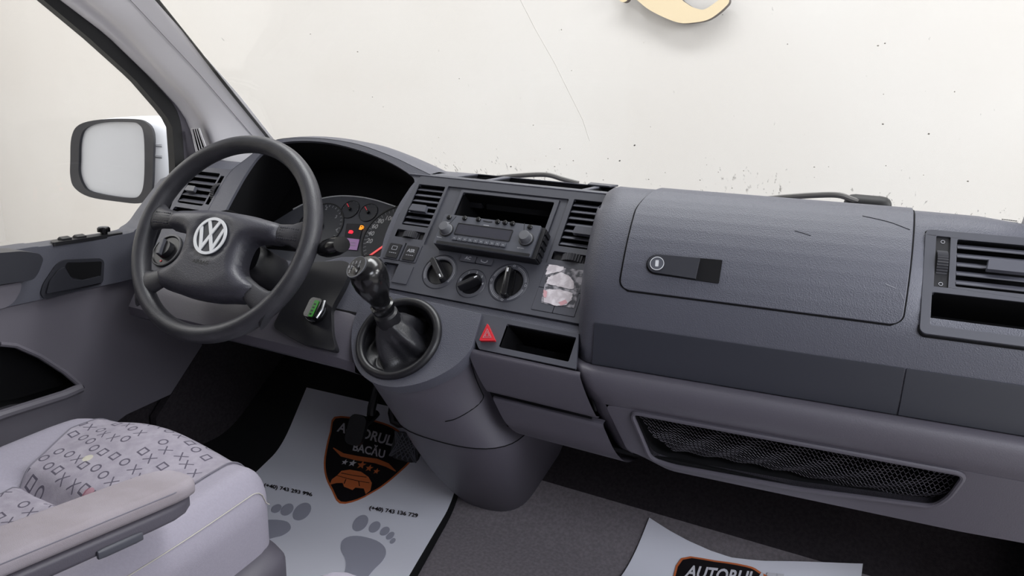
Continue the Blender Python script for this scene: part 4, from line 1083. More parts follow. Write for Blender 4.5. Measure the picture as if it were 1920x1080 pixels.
# bulge of the pod
obj('pod', loft(rows, False, False), 'grey', con, angle=60)
seamr = [p+V((0, 0, -.001)) for p in mid]
lower = [[V(((p.x+.073)*.985-.073, p.y+.004, p.z-.001)) for p in mid]]+[uring(z, xl, xr, yf, 1.345) for z, xl, xr, yf in ((.285, -.170, .054, .950), (.24, -.172, .042, .982), (.18, -.180, .022, 1.034), (.12, -.19, .002, 1.09), (.06, -.20, -.018, 1.152), (.0, -.208, -.036, 1.218), (-.01, -.21, -.038, 1.225))]
obj('lower_column', loft(lower, False, False), 'grey', con, angle=60)
obj('pod_seam', tube(seamr, .0010, 6, caps=False), 'void', con)
sv = [top[6].lerp(mid[6], t)+V((.001, -.001, 0)) for t in (0, .3, .6, .8)]
ps = [onx(*p, .0) for p in ((882, 655), (888, 690), (900, 720), (905, 745))]
obj('side_hook', [box(Fr(ony(948, 822, 1.02), (1, 0, 0), (0, 0, 1)), -.018, .016, -.008, .008, -.004, .006), box(Fr(ony(938, 824, 1.02), (1, 0, 0), (0, 0, 1)), -.004, .004, -.012, .0, .006, .012)], 'facia', con, bevel=.002)
# oval rubber ring and boot
gl = thing('gear_lever', 'black gear lever with ball-topped knob and leather boot in an oval ring', 'gear lever', tuple(PF.p(RC[0], RC[1], 0)))
obj('boot_ring', tube([PF.p(a, b, .006) for a, b in circ(RC[0], RC[1], .0690, 60, .0640, .35)], .0072, 12, closed=True), 'black', gl)
kb = PF.p(RC[0]-.012, RC[1]-.002, -.02)
kt = PF.p(*PF.at(692, 516, .125), .125)
ax = (kt-kb).normalized(); hl2 = (kt-kb).length
side = V((1, 0, 0)); side = (side-ax*side.dot(ax)).normalized(); LV = Fr(kb, side, ax.cross(side))
rings = []
NB = 72
for i, (f, r) in enumerate(((0, .063), (.03, .060), (.06, .051), (.10, .043), (.16, .038), (.22, .034), (.28, .028), (.33, .021), (.36, .0185))):
    rg = []
    for k in range(NB):
        a = 2*PI*k/NB
        fold = 1+.24*math.sin(4*a+i*.45+.8)*math.sin(min(1, f*4.2)*PI*.85)+.07*math.sin(9*a+i*1.1)*(1 if 0 < i < 7 else 0)
        if i == 0:
            x, y = .064*math.cos(a), .059*math.sin(a); c, s = math.cos(.35), math.sin(.35); rg.append(PF.p(RC[0]+x*c-y*s, RC[1]+x*s+y*c, .004)); continue
        base = PF.p(RC[0], RC[1], -.016) if f < .15 else kb
        cen = PF.p(RC[0], RC[1], -.02).lerp(kb+ax*hl2*.38, f/.36)
        sag = -.016*math.sin(min(1, f/.2)*PI)
        rg.append(cen+LV.x*r*fold*math.cos(a)+LV.y*r*fold*math.sin(a)+ax*sag)
    rings.append(rg)
obj('boot', loft(rings, True, False), 'bootm', gl, sub=1, angle=180)
U = hl2
obj('boot_clamp', lathe(LV, [(.0, U*.34), (.0185, U*.34), (.0200, U*.35), (.0190, U*.47), (.0155, U*.49), (.0150, U*.60), (.0, U*.60)], 28), 'black', gl, angle=30)
kf_ = [(.0, -.070), (.017, -.070), (.0185, -.066), (.0185, -.058), (.015, -.056), (.0145, -.052), (.018, -.040), (.0235, -.026), (.0275, -.010), (.0285, .004), (.0265, .016), (.021, .025), (.012, .029), (0, .030)]
kn = obj('knob', lathe(LV, [(r, U+h-.004) for r, h in kf_], 40, sx=.95, sy=1.05), 'shiny', gl, angle=50)
# shift pattern cap facing the driver's side and rear
cn = (ax*.8+V((-.40, -.50, .10))).normalized(); cc = kt+(-ax*.002)
CP = Fr(cc+cn*.0265, V((.9, -.1, .2)), cn.cross(V((.9, -.1, .2)))); 
capn = obj('shift_cap', lathe(CP, [(.0185, -.006), (.0185, .0), (.0170, .0015), (0, .0022)], 32), 'black', kn)
obj('shift_cap_ring', stripline(CP, circ(0, 0, .0178, 32), .0012, .0005, .0016, True), 'radio', kn)
pt = [text(CP, s_, x, y, .0045, .0026) for s_, x, y in (('1', -.009, .007), ('3', -.002, .007), ('5', .006, .007), ('2', -.009, -.008), ('4', -.002, -.008), ('6', .006, -.008), ('R', -.0135, .0))]
pt += [stripline(CP, [(x, -.004), (x, .003)], .0006, .0022, .0027) for x in (-.009, -.002, .006)]+[stripline(CP, [(-.009, 0), (.006, 0)], .0006, .0022, .0027)]
obj('shift_pattern', pt, 'dimwhite', kn)

# ---------------------------------------------------------------- driver door
DF = XF(-.85)
dr_ = thing('driver_door', 'grey driver door with dark upper trim, handle and pocket', 'door', (-.87, .75, 0))
belt = [DF.at(*p) for p in ((0, 468), (74, 459), (222, 437), (244, 428), (259, 417), (274, 396), (296, 367), (318, 338))]
belt = [(.20, belt[0][1]+.004)]+belt
bnd = [DF.at(*p) for p in ((39, 527.5), (78, 520), (190, 539-8), (253, 523.6))]
zb = lambda y: .4515-(y-.79)*.012
yfr = 1.155
up = sp2(belt, 4)+[(1.150, .655), (1.165, .62), (yfr, .56), (yfr, zb(yfr)), (.20, zb(.2))]
hb_ = [DF.at(*p, .02) for p in ((75, 552), (80, 533), (104, 497), (118, 487), (188, 484), (195, 490), (193, 528), (185, 534), (84, 562))]
obj('upper_trim', plate(DF, [up], -.03, .018), 'pad', dr_, bevel=.012, seg=5)
tr1 = tube([DF.p(y, z-.014, .010) for y, z in sp2(belt[:6], 4)], .020, 12)
pk = [DF.at(*p) for p in ((0, 648), (30, 650), (75, 672), (120, 700), (150, 720), (152, 728), (135, 735), (60, 758), (0, 772))]
pk = sp2([(pk[0][0]-.35, pk[0][1]-.02), (pk[0][0]-.12, pk[0][1]-.001)]+pk+[(pk[-1][0]-.2, pk[-1][1]-.01), (pk[-1][0]-.35, pk[-1][1]-.01)], 3)
low = [(.20, zb(.2)-.002), (yfr, zb(yfr)-.002), DF.at(425, 655), DF.at(418, 690), DF.at(327, 733), DF.at(233, 776)]
b6 = low[5]; low = low+[(.62, b6[1]-.10), (.20, b6[1]-.16)]
low[2] = (yfr, low[2][1])
obj('lower_trim', plate(DF, [low, pk], -.02, .008), 'doorgrey', dr_, bevel=.003)
obj('door_pocket', wellof(DF, pk, -.05, .006), 'void', dr_, smooth=False)
lip = [DF.at(*p, .01) for p in ((152, 727), (120, 741), (60, 760), (0, 779))]; lip.append((lip[-1][0]-.3, lip[-1][1]-.03))
obj('pocket_lip', tube([DF.p(a, b, .010) for a, b in lip], .010, 10), 'doorgrey', dr_)
lip2 = [DF.at(*p, .008) for p in ((152, 724), (120, 697), (75, 668), (30, 648), (0, 645))]
obj('pocket_upper_lip', tube([DF.p(a, b, .007) for a, b in lip2], .005, 8), 'doorgrey', dr_)
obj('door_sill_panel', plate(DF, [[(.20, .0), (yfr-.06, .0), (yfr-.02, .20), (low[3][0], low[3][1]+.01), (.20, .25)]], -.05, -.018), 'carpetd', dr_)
obj('door_seal', tube(spline([DF.p(*DF.at(*p, .0), .0) for p in ((428, 640), (425, 690), (408, 735), (390, 780), (370, 830))], 5), .009, 8), 'seal', dr_)
# handle
hd_ = rpoly(hb_, .008)
bez = obj('handle_bezel', plate(DF, [hd_],   .016, .0215), 'deep', dr_, bevel=.002)
rec = [DF.at(*p, .022) for p in ((122, 500), (134, 520), (160, 526), (189, 518), (191, 490), (150, 492), (126, 492))]
obj('handle_recess_shade', plate(DF, [rpoly(rec, .004)], .0215, .0222), 'void', bez)  # dark inlay on the bezel, imitates a shaded hollow by colour
lev = [DF.at(*p, .024) for p in ((86, 551), (92, 528), (108, 507), (121, 500), (128, 517), (136, 524), (155, 525), (189, 517), (190, 530), (150, 538))]
obj('handle_lever', plate(DF, [rpoly(lev, .004)],   .0218, .026), 'deep', bez, bevel=.002)
# armrest end at the far left
ar = [DF.at(*p, .04) for p in ((-60, 478), (40, 470), (72, 475), (79, 485), (70, 510), (60, 524), (-60, 542))]
obj('door_armrest', plate(DF, [rpoly(ar, .010)], .0, .045), 'deep', dr_, bevel=.010, seg=4)
gp = [DF.at(*p, .02) for p in ((-60, 545), (40, 528), (38, 545), (26, 566), (8, 578), (-60, 585))]
obj('door_pull_cup', plate(DF, [rpoly(gp, .012)], .0, .022), 'doorgrey', dr_, bevel=.004)
# window switches on the belt
bz_ = lambda y: belt[1][1]+(belt[3][1]-belt[1][1])*(y-belt[1][0])/(belt[3][0]-belt[1][0])
SWF = Fr((-.855, .93, bz_(.93)+.0115), (0, 1, 0), (-1, 0, .0))
SWF = Fr((-.845, .93, bz_(.93)), (0, 1, (bz_(1)-bz_(.9))/.1), (-1, 0, 0))
hh = .0085
def xy(px, py): 
    q = CAM+ray(px, py)*((SWF.O-CAM).dot(SWF.n)/ray(px, py).dot(SWF.n)); return ((q-SWF.O).dot(SWF.x), (q-SWF.O).dot(SWF.y))
y0_, y1_ = DF.at(86, 456)[0]-.93, DF.at(222, 441)[0]-.93
swp = obj('switch_panel', plate(SWF, [rpoly([(y0_, -.016), (y1_, -.012), (y1_+.004, .008), (y0_+.012, .012)], .006)], -.004, .0035), 'black', dr_, bevel=.0012)
for a in (.22, .42): obj('window_switch', ext_s(SWF, [(-.010, .003), (-.010, .007), (.002, .0095), (.008, .0055), (.008, .003)], y0_+(y1_-y0_)*a-.009, y0_+(y1_-y0_)*a+.009), 'black', swp, bevel=.001)
ym = DF.at(191, 440)[0]-.93
kk = SWF.sh(ym, -.002, .0035)
obj('mirror_knob', [lathe(kk, [(.0065, 0), (.0065, .004), (.0105, .005), (.0112, .012), (.0098, .0145), (0, .015)], 24), *[box(kk.sh(0, 0, 0, 2*PI*k/16), .0104, .0118, -.0008, .0008, .005, .0125) for k in range(16)]], 'shiny', swp, angle=30)
# black window seal frame of the door
so_ = [onx(*p, -.858) for p in ((81.5, 0), (169, 73), (253, 149), (309, 214), (323, 236), (327.6, 300), (329, 345))]
si_ = [onx(*p, -.850) for p in ((111, 0), (197, 65), (281, 146), (327, 197), (338, 222), (343, 264), (345, 300), (346, 345))]
def ext_top(P):
    d = (P[0]-P[1]).normalized(); return [P[0]+d*((1.28-P[0].z)/d.z)]+P
A_, B_ = resample(ext_top(so_), 40), resample(ext_top(si_), 40)
rows = [[a, b, b+V((-.02, .0, 0)), a+V((-.02, 0, 0))] for a, b in zip(A_, B_)]
obj('window_seal', loft(rows, True, True), 'seal', dr_)
C_ = zsample(rA, lsp(.60, 1.27, 40)); D_ = [max(B_, key=lambda q, c=c: -abs(q.z-c.z)) for c in C_]
D_ = zsample(sorted([b for b in B_], key=lambda q: q.z), lsp(.60, 1.27, 40))
obj('frame_trim', loft([[a+V((.001, 0, 0)), b+V((.002, 0, 0)), b+V((-.02, .0, 0)), a+V((-.02, 0, 0))] for a, b in zip(D_, C_)], True, True), 'grey', dr_)
obj('b_pillar_seal', plate(DF, [[(.16, .5), (.20, .5), (.20, 1.28), (.16, 1.28)]], -.03, .0), 'seal', dr_)

# ---------------------------------------------------------------- door mirror
mr = thing('door_mirror', 'large white door mirror with black rim outside the driver window', 'mirror', (-1.15, 1.2, .55))
mr_r = V((-1.075, 1.205, 0)); mr_l = V((-1.255, 1.155, 0))
MX = (mr_r-mr_l).normalized(); MF = Fr((-1.075, 1.205, .66), MX, (0, 0, 1))
mo = [MF.at(*p) for p in ((134, 300), (136, 258), (150, 234), (190, 224), (250, 223), (275, 229), (289, 250), (289, 300), (287, 350), (280, 372), (262, 381), (225, 378), (170, 369), (142, 352), (134, 330))]
mi = [MF.at(*p) for p in ((150, 300), (152, 262), (163, 240), (195, 230), (245, 229), (262, 233), (271, 250), (273, 300), (271, 345), (264, 365), (250, 371), (215, 368), (172, 359), (158, 347), (150, 325))]
mo, mi = sp2(mo, 4, True), sp2(mi, 4, True)
obj('mirror_rim', plate(MF, [mo, mi], -.03, .004), 'deep', mr, bevel=.004, seg=3)
obj('mirror_glass', plate(MF, [mi], -.012, -.006), 'mirrorglass', mr, smooth=False)
# shell
cx = sum(p[0] for p in mo)/len(mo); cy = sum(p[1] for p in mo)/len(mo)
rings = []
for n, k, sh_ in ((-.004, 1.0, 0), (-.03, 1.04, .014), (-.07, 1.06, .036), (-.11, 1.0, .056), (-.15, .82, .070), (-.175, .42, .075)):
    rings.append([MF.p(cx+(a-cx)*k+sh_, cy+(b-cy)*k, n) for a, b in mo])
shell = obj('mirror_shell', loft(rings, True, True), 'vanwhite', mr, angle=60)
arm = obj('mirror_arm', loft([[V((-1.06, 1.29+.03*c, .585+.04*s)) for c, s in [(math.cos(2*PI*k/16), math.sin(2*PI*k/16)) for k in range(16)]], [V((-.98, 1.27+.035*c, .59+.05*s)) for c, s in [(math.cos(2*PI*k/16), math.sin(2*PI*k/16)) for k in range(16)]], [V((-.90, 1.25+.04*c, .60+.06*s)) for c, s in [(math.cos(2*PI*k/16), math.sin(2*PI*k/16)) for k in range(16)]]]), 'vanwhite', mr, angle=60)

# ---------------------------------------------------------------- wipers
def wiper(pts, label, pivot=None):
    P = [WS.p(*WS.at(px, py, .025), .025) for px, py in pts]
    t = thing('wiper', label, 'wiper', tuple(P[-1]))
    obj('wiper_arm', tube(spline(P, 6), .0045, 8, radii=None), new_mat('grey_wiper_arm', rgb(96, 94, 92), .5), t)
    Q = [p+V((0, .012, -.012)) for p in P[:3]]
    obj('wiper_blade', tube([P[0]+V((-.02, -.010, -.006)), P[0].lerp(P[1], .6)+V((0, -.010, -.008)), P[1]+V((0, -.010, -.008))], .0035, 6), 'seal', t)
    return t, P
t, P = wiper([(932, 333), (965, 330), (1005, 327.5), (1030, 328.5), (1055, 336), (1085, 344)], 'grey windscreen wiper seen beyond the tray in the middle')
t, P = wiper([(1420, 375), (1470, 370), (1530, 366), (1572, 366), (1600, 375), (1640, 388)], 'grey windscreen wiper seen beyond the glovebox with its pivot cap')
pc = WS.p(*WS.at(1626, 386, .02), .02)
obj('pivot_cap', rbox(tuple(pc), (.034, .02, .016), .014, 8), 'seal', t)
# ---------------------------------------------------------------- seat
seat = thing('driver_seat', 'grey cloth driver seat with ring and cross pattern and folded armrest', 'seat', (-.42, .4, 0))
SX, SY, SZ = -.421, .42, .20
HX, HY, HZ_ = .226, .335, .09; SR = .052
def sdef(x, y):
    u = (x-SX)/HX; d = 0
    d += .016*max(0, 1-abs(abs(u)-.86)/.30)*(1 if y < .72 else 1)           # side bolsters
    d -= .010*max(0, 1-(u/.62)**2)*max(0, min(1, (.60-y)/.15))
    if abs(u) < .62:
        g = math.exp(-((y-.548)/.012)**2); d -= .016*g*(1-(abs(u)/.62)**6)
        if y < .548: d -= .008*(1-(abs(u)/.62)**6)
    d += .027*math.exp(-((u+.08)/.62)**2)*max(0, min(1, (y-.55)/.12))
    return d
def taper(q):
    k = 1-.06*max(0, (q.y-.50)/.25)**2
    yy = q.y-.055*abs((q.x-SX)/HX)**3*max(0, (q.y-.3)/.45)
    sg1 = 1 if q.x > SX else -1
    if q.x > SX: yy = q.y-.018*abs((q.x-SX)/HX)**3*max(0, (q.y-.3)/.45)
    wgt = max(0, min(1, (q.z-SZ)/(HZ_)))
    return V((SX+(q.x-SX)*k, yy, q.z+sdef(q.x, q.y)*wgt))
cush = obj('seat_cushion', rbox((SX, SY, SZ), (HX, HY, HZ_), SR, 44, taper), 'cloth', seat, angle=180)
def ztop(x, y):
    ex = max(0, abs(x-SX)-(HX-SR)); ey = max(0, abs(y-SY)-(HY-SR)); q = SR*SR-ex*ex-ey*ey
    return SZ+HZ_-SR+math.sqrt(max(0, q))
def seat_pt(x, y, o=0):
    z = ztop(x, y); return taper(V((x, y, z)))+V((0, o*.5 if y > SY+HY-SR else 0, o))
def ins_x(y, side):
    if side < 0: return -.515-.062*max(0, min(1, (y-.52)/.15))
    return SX+.148
rows = []
yy = lsp(.14, .751, 90)
A = [[seat_pt(ins_x(y, -1)+(ins_x(y, 1)-ins_x(y, -1))*k, y, .0022) for k in lsp(0, 1, 46)] for y in yy]
B = [[p-V((0, 0, .006)) for p in r] for r in A]
insert = obj('patterned_insert', sheet(A, B), 'pattern', seat, angle=60)
for sd in (-1, 1):
    obj('insert_seam', tube([seat_pt(ins_x(y, sd), y, .002) for y in yy], .0014, 6), 'stitchg', seat)
# side seam with cream stitching on the right bolster
sm = []
for y in lsp(.12, .74, 90):
    x = SX+HX-.010; sm.append(taper(V((x, y, ztop(x, y))))+V((.001, 0, .001)))
obj('bolster_seam', tube(sm, .0008, 6), 'stitch', seat)
st_ = []
for i in range(0, len(sm)-1):
    a, b = sm[i], sm[i+1]; m1 = a.lerp(b, .15), a.lerp(b, .75); st_.append(tube([m1[0]+V((-.006, 0, .002)), m1[1]+V((-.006, 0, .002))], .0007, 4))
obj('bolster_stitching', st_, 'stitch', seat)['kind'] = 'stuff'
# shell beside the cushion
def shellfn(q):
    return V((q.x, q.y-.03*abs((q.x-SX)/.24)**4*(1 if q.y > .4 else 0), q.z))
obj('seat_base_cover', rbox((SX, .41, .092), (.250, .345, .090), .03, 20, shellfn), 'grey', seat, angle=180)
obj('seat_pedestal', rbox((SX, .36, .02), (.20, .26, .035), .01, 4), 'black', seat)
obj('backrest', rbox((SX, -.02, .55), (.23, .06, .33), .05, 14, lambda q: V((q.x, q.y-.25*max(0, q.z-.3), q.z))), 'cloth', seat, angle=180)
# armrest
ARX0, ARX1 = -.238, -.166
def arz(y): return .377-(y-.572)*.12
def asect(y, x0, x1, z1, z0, r, n=8):
    pts = rrect(x0, x1, z0, z1, r, n); return [V((a, y, b)) for a, b in pts]
rows = []
for y, q in [(.0, 1), (.2, 1), (.4, 1), (.50, 1), (.535, .98), (.553, .90), (.566, .74), (.573, .5), (.576, .2)]:
    x0, x1 = ARX1-(ARX1-ARX0)*(.5+q*.5), ARX0+(ARX1-ARX0)*(.5+q*.5); zt = arz(y)-(1-q)*.010; rows.append(asect(y, x0, x1, zt+.002, zt-.022+(1-q)*.004, .010))
armr = obj('armrest', loft(rows), 'armcloth', seat, angle=60)
rows = []
for y, q in [(.0, 1), (.4, 1), (.50, 1), (.530, .97), (.548, .86), (.560, .66), (.567, .4)]:
    x0, x1 = ARX1-.002-(ARX1-ARX0-.004)*(.5+q*.5), ARX0+.002+(ARX1-ARX0-.004)*(.5+q*.5); zt = arz(y); rows.append(asect(y, x0, x1, zt-.0225, zt-.044+(1-q)*.012, .006))
obj('armrest_base', loft(rows), 'grey', armr, angle=60)
se = [V((ARX1-.0015, y, arz(y)-.004)) for y in lsp(.02, .53, 60)]+[V((ARX1-.008, .555, arz(.555)-.005)), V((ARX1-.022, .572, arz(.572)-.008))]
obj('armrest_seam', tube(se, .0010, 6), 'stitchg', armr)
ss = []
for i in range(0, 58): a, b = se[i], se[i+1]; ss.append(tube([a.lerp(b, .15)+V((-.001, 0, -.004)), a.lerp(b, .7)+V((-.001, 0, -.004))], .0008, 4))
obj('armrest_stitching', ss, 'stitch', armr)['kind'] = 'stuff'
obj('armrest_release', rbox((ARX1-.0005, .455, arz(.455)-.040), (.003, .028, .006), .003, 5, lambda q: V((q.x, q.y, q.z-(q.y-.455)*.12))), 'facia', armr)

# passenger bench corner
bn = thing('passenger_seat', 'grey cloth passenger seat corner at the bottom edge of the picture', 'seat', (.28, .35, 0))
obj('seat_cushion', rbox((.31, .335, .205), (.325, .292, .10), .055, 16), 'cloth', bn, angle=180)
obj('seat_base', rbox((.31, .31, .06), (.28, .22, .065), .02, 6), 'black', bn)

# ---------------------------------------------------------------- paper floor mats
def matobj(name, q, label, curl=None):
    """q: corner points (top-left, top-right, bottom-right, bottom-left) in plan"""
    t = thing(name, label, 'floor mat', (sum(p[0] for p in q)/4, sum(p[1] for p in q)/4, 0), 'paper floor mats')
    def fn(u, v, o):
        a = V(q[0]).lerp(V(q[1]), u); b = V(q[3]).lerp(V(q[2]), u); p = a.lerp(b, 1-v)
        z = fz(p.y)+.004
        if curl: z += curl(u, v)
        return V((p.x, p.y+(curl(u, v)*.0 if curl else 0), z+o))
    obj('paper_sheet', slab(fn, lsp(0, 1, 30), lsp(0, 1, 60), .0012, None), 'mat', t)
    return t
def drape(g, lift):
    bm = bmesh.new(); vs = [bm.verts.new(v) for v in g[0]]
    for f in g[1]:
        try: bm.faces.new([vs[i] for i in f])
        except ValueError: pass
    for k in range(18): bmesh.ops.bisect_plane(bm, geom=bm.verts[:]+bm.edges[:]+bm.faces[:], plane_co=(0, 1.14+k*.012, 0), plane_no=(0, 1, 0))
    bm.verts.ensure_lookup_table(); bm.verts.index_update()
    out = [V((v.co.x, v.co.y, fz(v.co.y)+lift)) for v in bm.verts]; fs = [tuple(v.index for v in f.verts) for f in bm.faces]; bm.free(); return out, fs
FL = Fr((0, 0, 0), (1, 0, 0), (0, 1, 0))
def fpoly(pts, lift):
    tri = tessellate_polygon([[V((p[0], p[1], 0)) for p in pts]])
    return drape(([V((p[0], p[1], 0)) for p in pts], [tuple(t) for t in tri]), lift)
def ftext(s, p0, p1, pt, lift):
    vs, fs, asp = text2d(s); X = V((p1[0]-p0[0], p1[1]-p0[1])); Y = V((pt[0]-p0[0], pt[1]-p0[1]))
    return drape(([V((p0[0]+X.x*x+Y.x*y, p0[1]+X.y*x+Y.y*y, 0)) for x, y in vs], fs), lift)
def bandpoly(pts, wds):
    P = [V((p[0], p[1])) for p in pts]; Lf, Rt = [], []
    for i in range(len(P)):
        t = (P[min(i+1, len(P)-1)]-P[max(0, i-1)]).normalized(); n = V((-t.y, t.x))*wds[i]/2; Lf.append(P[i]+n); Rt.append(P[i]-n)
    return [tuple(p) for p in Lf]+[tuple(p) for p in reversed(Rt)]
z9 = lambda a, b: floor_hit(480+a/2.8425, 700+b/2.8425)
def h2(p): q = floor_hit(*p); return (q.x, q.y)
m1 = matobj('floor_mat', [h2((575, 730)), (-.222, 1.352), (-.072, .75), (-.53, .75)], 'white paper floor mat under the pedals with footprints and black shield')
shp = [z9(418, 244), z9(540, 250), z9(640, 265), z9(735, 300), z9(800, 355), z9(868, 425), z9(830, 480), z9(740, 565), z9(640, 640), z9(545, 690), z9(447, 708), z9(405, 640), z9(372, 570), z9(362, 490), z9(375, 400), z9(395, 320)]
shp = [(p.x, p.y) for p in shp]; cxs, cys = sum(p[0] for p in shp)/len(shp), sum(p[1] for p in shp)/len(shp)
big = sp2(shp, 3, True); small = [((a-cxs)*.955+cxs, (b-cys)*.955+cys) for a, b in big]
LFT = .0062
obj('shield_border', fpoly(big, LFT), 'orange', m1, smooth=False)
obj('shield_field', fpoly(small, LFT+.0005), 'shield', m1, smooth=False)
def mtext(s, a, b, c): return ftext(s, z9(*a), z9(*b), z9(*c), LFT+.001)
obj('shield_lettering', [mtext('AUTORULATE', (430, 322), (835, 432), (448, 275)), mtext('BACĂU', (515, 425), (683, 468), (524, 385))], 'paper_white', m1, smooth=False)
obj('shield_swoosh', fpoly(bandpoly([z9(*p) for p in ((412, 412), (460, 450), (540, 468), (640, 482), (700, 505), (745, 538))], [.002, .009, .011, .011, .009, .002]), LFT+.001), 'orange', m1, smooth=False)
def star(p, r):
    c = z9(*p); pts = []
    for k in range(10):
        a = PI/2+.25+PI*k/5; q = r if k % 2 == 0 else r*.42; pts.append((c.x+q*math.cos(a), c.y+q*math.sin(a)))
    return fpoly(pts, LFT+.001)
for i, (p, r) in enumerate((((474, 489), .0085), ((515, 495), .010), ((563, 504), .012), ((604, 521), .010), ((642, 538), .0085))):
    obj('star', star(p, r), 'paper_white' if i < 2 else 'orange', m1, smooth=False)
carp = [z9(*p) for p in ((393, 610), (405, 580), (432, 560), (455, 535), (500, 528), (560, 540), (600, 568), (618, 600), (610, 640), (585, 660), (575, 630), (530, 625), (515, 638), (470, 620), (462, 600), (430, 600))]
obj('shield_car', fpoly([(p.x, p.y) for p in carp], LFT+.001), 'orange', m1, smooth=False)
obj('car_outline', [fpoly(bandpoly([z9(*p) for p in l], [.002]*len(l)), LFT+.0014) for l in (((430, 560), (480, 575), (545, 590), (605, 600)), ((455, 548), (520, 560), (590, 570)), ((480, 580), (470, 605)), ((548, 592), (552, 618)))], 'shield', m1, smooth=False)
for q_ in (('(+40) 743 293 996', (42, 618), (300, 672), (46, 600)), ('(+40) 743 136 729', (603, 742), (862, 785), (608, 722))): obj('phone_number', mtext(*q_), 'shield', m1, smooth=False)
def ell(p, a, b, rot):
    c, d, e = z9(*p), z9(p[0]+a*math.cos(rot), p[1]+a*math.sin(rot)), z9(p[0]-b*math.sin(rot), p[1]+b*math.cos(rot))
    X, Y = V((d.x-c.x, d.y-c.y)), V((e.x-c.x, e.y-c.y))
    return [(c.x+X.x*math.cos(t)+Y.x*math.sin(t), c.y+X.y*math.cos(t)+Y.y*math.sin(t)) for t in [2*PI*k/30 for k in range(30)]]
toesR = [((557, 812), 50, 34, -.85), ((633, 833), 35, 25, -.75), ((687, 856), 29, 20, -.7), ((716, 880), 26, 15, -.7), ((729, 908), 18, 12, -.8)]
toesL = [((246, 750), 56, 38, -.75), ((167, 740), 38, 27, -.7), ((110, 735), 30, 20, -.6)]
soleR = [(452, 940), (462, 905), (500, 884), (560, 883), (640, 905), (685, 940), (692, 980), (670, 1020), (630, 1060), (590, 1110), (560, 1160), (520, 1180), (480, 1160), (470, 1100), (480, 1040), (475, 1000), (458, 970)]
soleL = [(186, 830), (178, 855), (140, 880), (100, 890), (60, 900), (20, 890), (-10, 860), (0, 820), (50, 798), (110, 795), (165, 805)]
for toes, sole in ((toesR, soleR), (toesL, soleL)):
    fp = obj('footprint', fpoly(sp2([(q.x, q.y) for q in [z9(*p) for p in sole]], 3, True), LFT), 'matgrey', m1, smooth=False)
    for p, a, b, r in toes: obj('toe', fpoly(ell(p, a, b, r), LFT), 'matgrey', fp, smooth=False)
# passenger mat
tl, tr2 = h2((1217, 975)), h2((1617, 1062))
def topy(u): return 0
q2 = [h2((1217, 975)), (.612, 1.30), (.612, .80), (.190, .80)]
m2 = thing('floor_mat', 'white paper floor mat in the passenger footwell showing only its curved top edge', 'floor mat', (.4, 1.0, 0), 'paper floor mats')
tp_ = [h2(p) for p in ((1217, 975), (1255, 1000), (1290, 1020), (1330, 1038), (1370, 1050), (1430, 1057), (1520, 1060), (1617, 1062))]
TE = resample([V((a, b, 0)) for a, b in tp_], 40)
def fn2(i, v, o):
    a = TE[i]; b = V((.190+(.612-.190)*i/39, .80, 0)); p = b.lerp(a, v); return V((p.x, p.y, fz(p.y)+.004+o+.006*max(0, v-.7)*math.sin(i*.16)**2))
obj('paper_sheet', slab(fn2, list(range(40)), lsp(0, 1, 40), .0012, None), 'mat', m2)
zB = lambda a, b: floor_hit(1100+a/2.3415, 740+b/2.3415)
s2 = [zB(413, 735), zB(560, 745), zB(700, 768), zB(760, 795), zB(860, 880), zB(760, 1000), zB(600, 1100), zB(470, 1080), zB(390, 960), zB(375, 850)]
s2 = sp2([(p.x, p.y) for p in s2], 3, True); c2 = (sum(p[0] for p in s2)/len(s2), sum(p[1] for p in s2)/len(s2))
obj('shield_border', fpoly(s2, LFT+.002), 'orange', m2, smooth=False)
obj('shield_field', fpoly([((a-c2[0])*.955+c2[0], (b-c2[1])*.955+c2[1]) for a, b in s2], LFT+.0025), 'shield', m2, smooth=False)
obj('shield_lettering', ftext('AUTORULATE', zB(428, 815), zB(850, 868), zB(446, 768), LFT+.003), 'paper_white', m2, smooth=False)
# black rubber underlay seen along the paper's right edge
ul = [h2(p) for p in ((850, 922), (862, 930), (790, 1080), (764, 1080))]
ul2 = [(-.85, 1.40), (-.225, 1.38), (-.182, 1.235), (-.150, 1.12), (-.055, .75), (-.85, .75)]
um = obj('rubber_mat', drape(plate(FL, [ul2], 0, .0), .0035), 'seal'); tag(um, 'black rubber mat lying under the white paper mat on the driver side', 'floor mat')

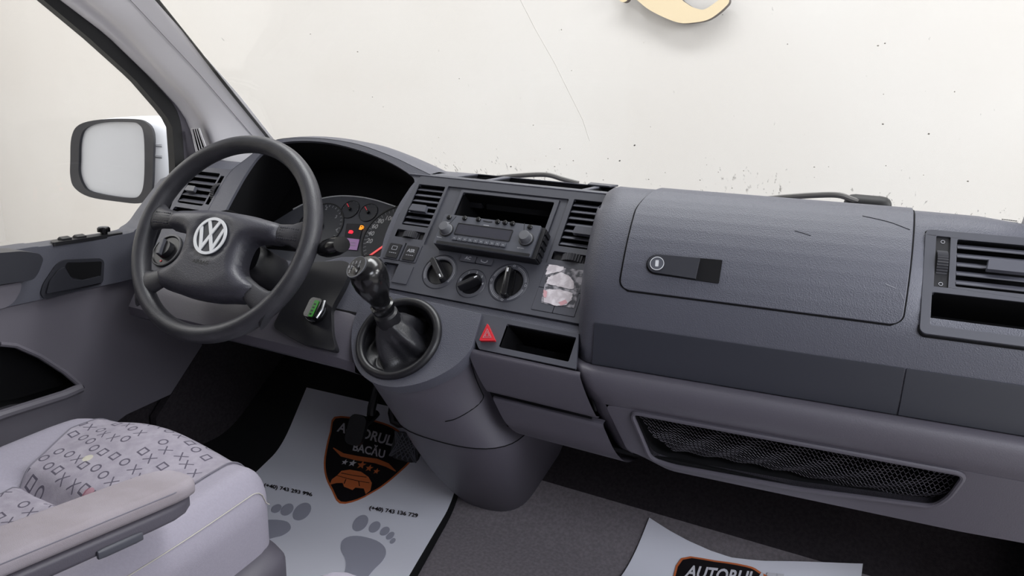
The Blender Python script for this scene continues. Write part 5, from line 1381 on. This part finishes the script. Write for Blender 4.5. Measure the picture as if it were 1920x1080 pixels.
from mathutils.bvhtree import BVHTree
def hits(o, pts, lift=.0004, k=6):
    me = o.data; bv = BVHTree.FromPolygons([v.co for v in me.vertices], [p.vertices for p in me.polygons]); out = []
    for p in spline([(a, b, 0) for a, b in pts], k):
        d = ray(p.x, p.y).normalized(); h = bv.ray_cast(CAM, d)
        if h[0] is not None: out.append(h[0]+(h[1] if h[1].dot(d) < 0 else -h[1])*lift)
    return out
O_ = bpy.data.objects
def mark(parent, name, pts, r, mat, k=6):
    H = hits(parent, pts, r*.8, k)
    if len(H) > 1: obj(name, tube(H, r, 5, caps=False), mat, parent)
mark(O_['pod'], 'pod_panel_line', [(878, 662), (884, 685), (893, 712), (903, 735), (906, 745), (895, 760), (872, 776), (852, 786), (835, 790)], .0008, 'void')
for py in (270, 274, 291, 295): mark(shell, 'shell_rib', [(291, py), (303, py+1)], .0012, 'dimwhite' if py in (270, 291) else 'radio')
mark(gdoor, 'scratch', [(1617, 405), (1645, 411), (1672, 418), (1706, 431)], .00035, 'void')
mark(gdoor, 'scratch', [(1490, 433), (1505, 437), (1520, 442)], .0003, 'void')
mark(gdoor, 'scratch', [(1660, 532), (1680, 541)], .00025, 'dimwhite')
mark(gdoor, 'scratch', [(1688, 548), (1694, 560)], .00025, 'dimwhite')

# ---------------------------------------------------------------- pedals
def pedal(label, px, py, y, pw, phh, armpx, grip):
    c = ony(px, py, y); t = thing('pedal', label, 'pedal', tuple(c), 'pedals')
    f = Fr(c, (1, .05, 0), (0, .45, .9))
    pd = obj('pedal_pad', plate(f, [rrect(-pw, pw, -phh, phh, .016)], -.008, .004), 'black', t, bevel=.003)
    if grip:
        gg = []
        for k in range(-3, 4): gg.append(stripline(f, [(max(-pw, k*.014-phh), -phh*.9), (min(pw, k*.014+phh), phh*.9)], .0025, .004, .006)); gg.append(stripline(f, [(max(-pw, k*.014-phh), phh*.9), (min(pw, k*.014+phh), -phh*.9)], .0025, .004, .006))
        obj('grip_ridge', gg, 'radio', pd)
    a = ony(*armpx, y+.06); obj('pedal_arm', tube(spline([c+V((0, .006, .0)), c.lerp(a, .4)+V((0, .05, 0)), a, a+V((0, .1, .2))], 5), .010, 10), 'black', t)
pedal('black clutch pedal hanging in front of the white paper mat', 668, 806, 1.20, .023, .034, (697, 765), False)
pedal('black brake pedal with crossed grip ridges, half hidden by the gear console', 762, 838, 1.21, .034, .030, (735, 775), True)
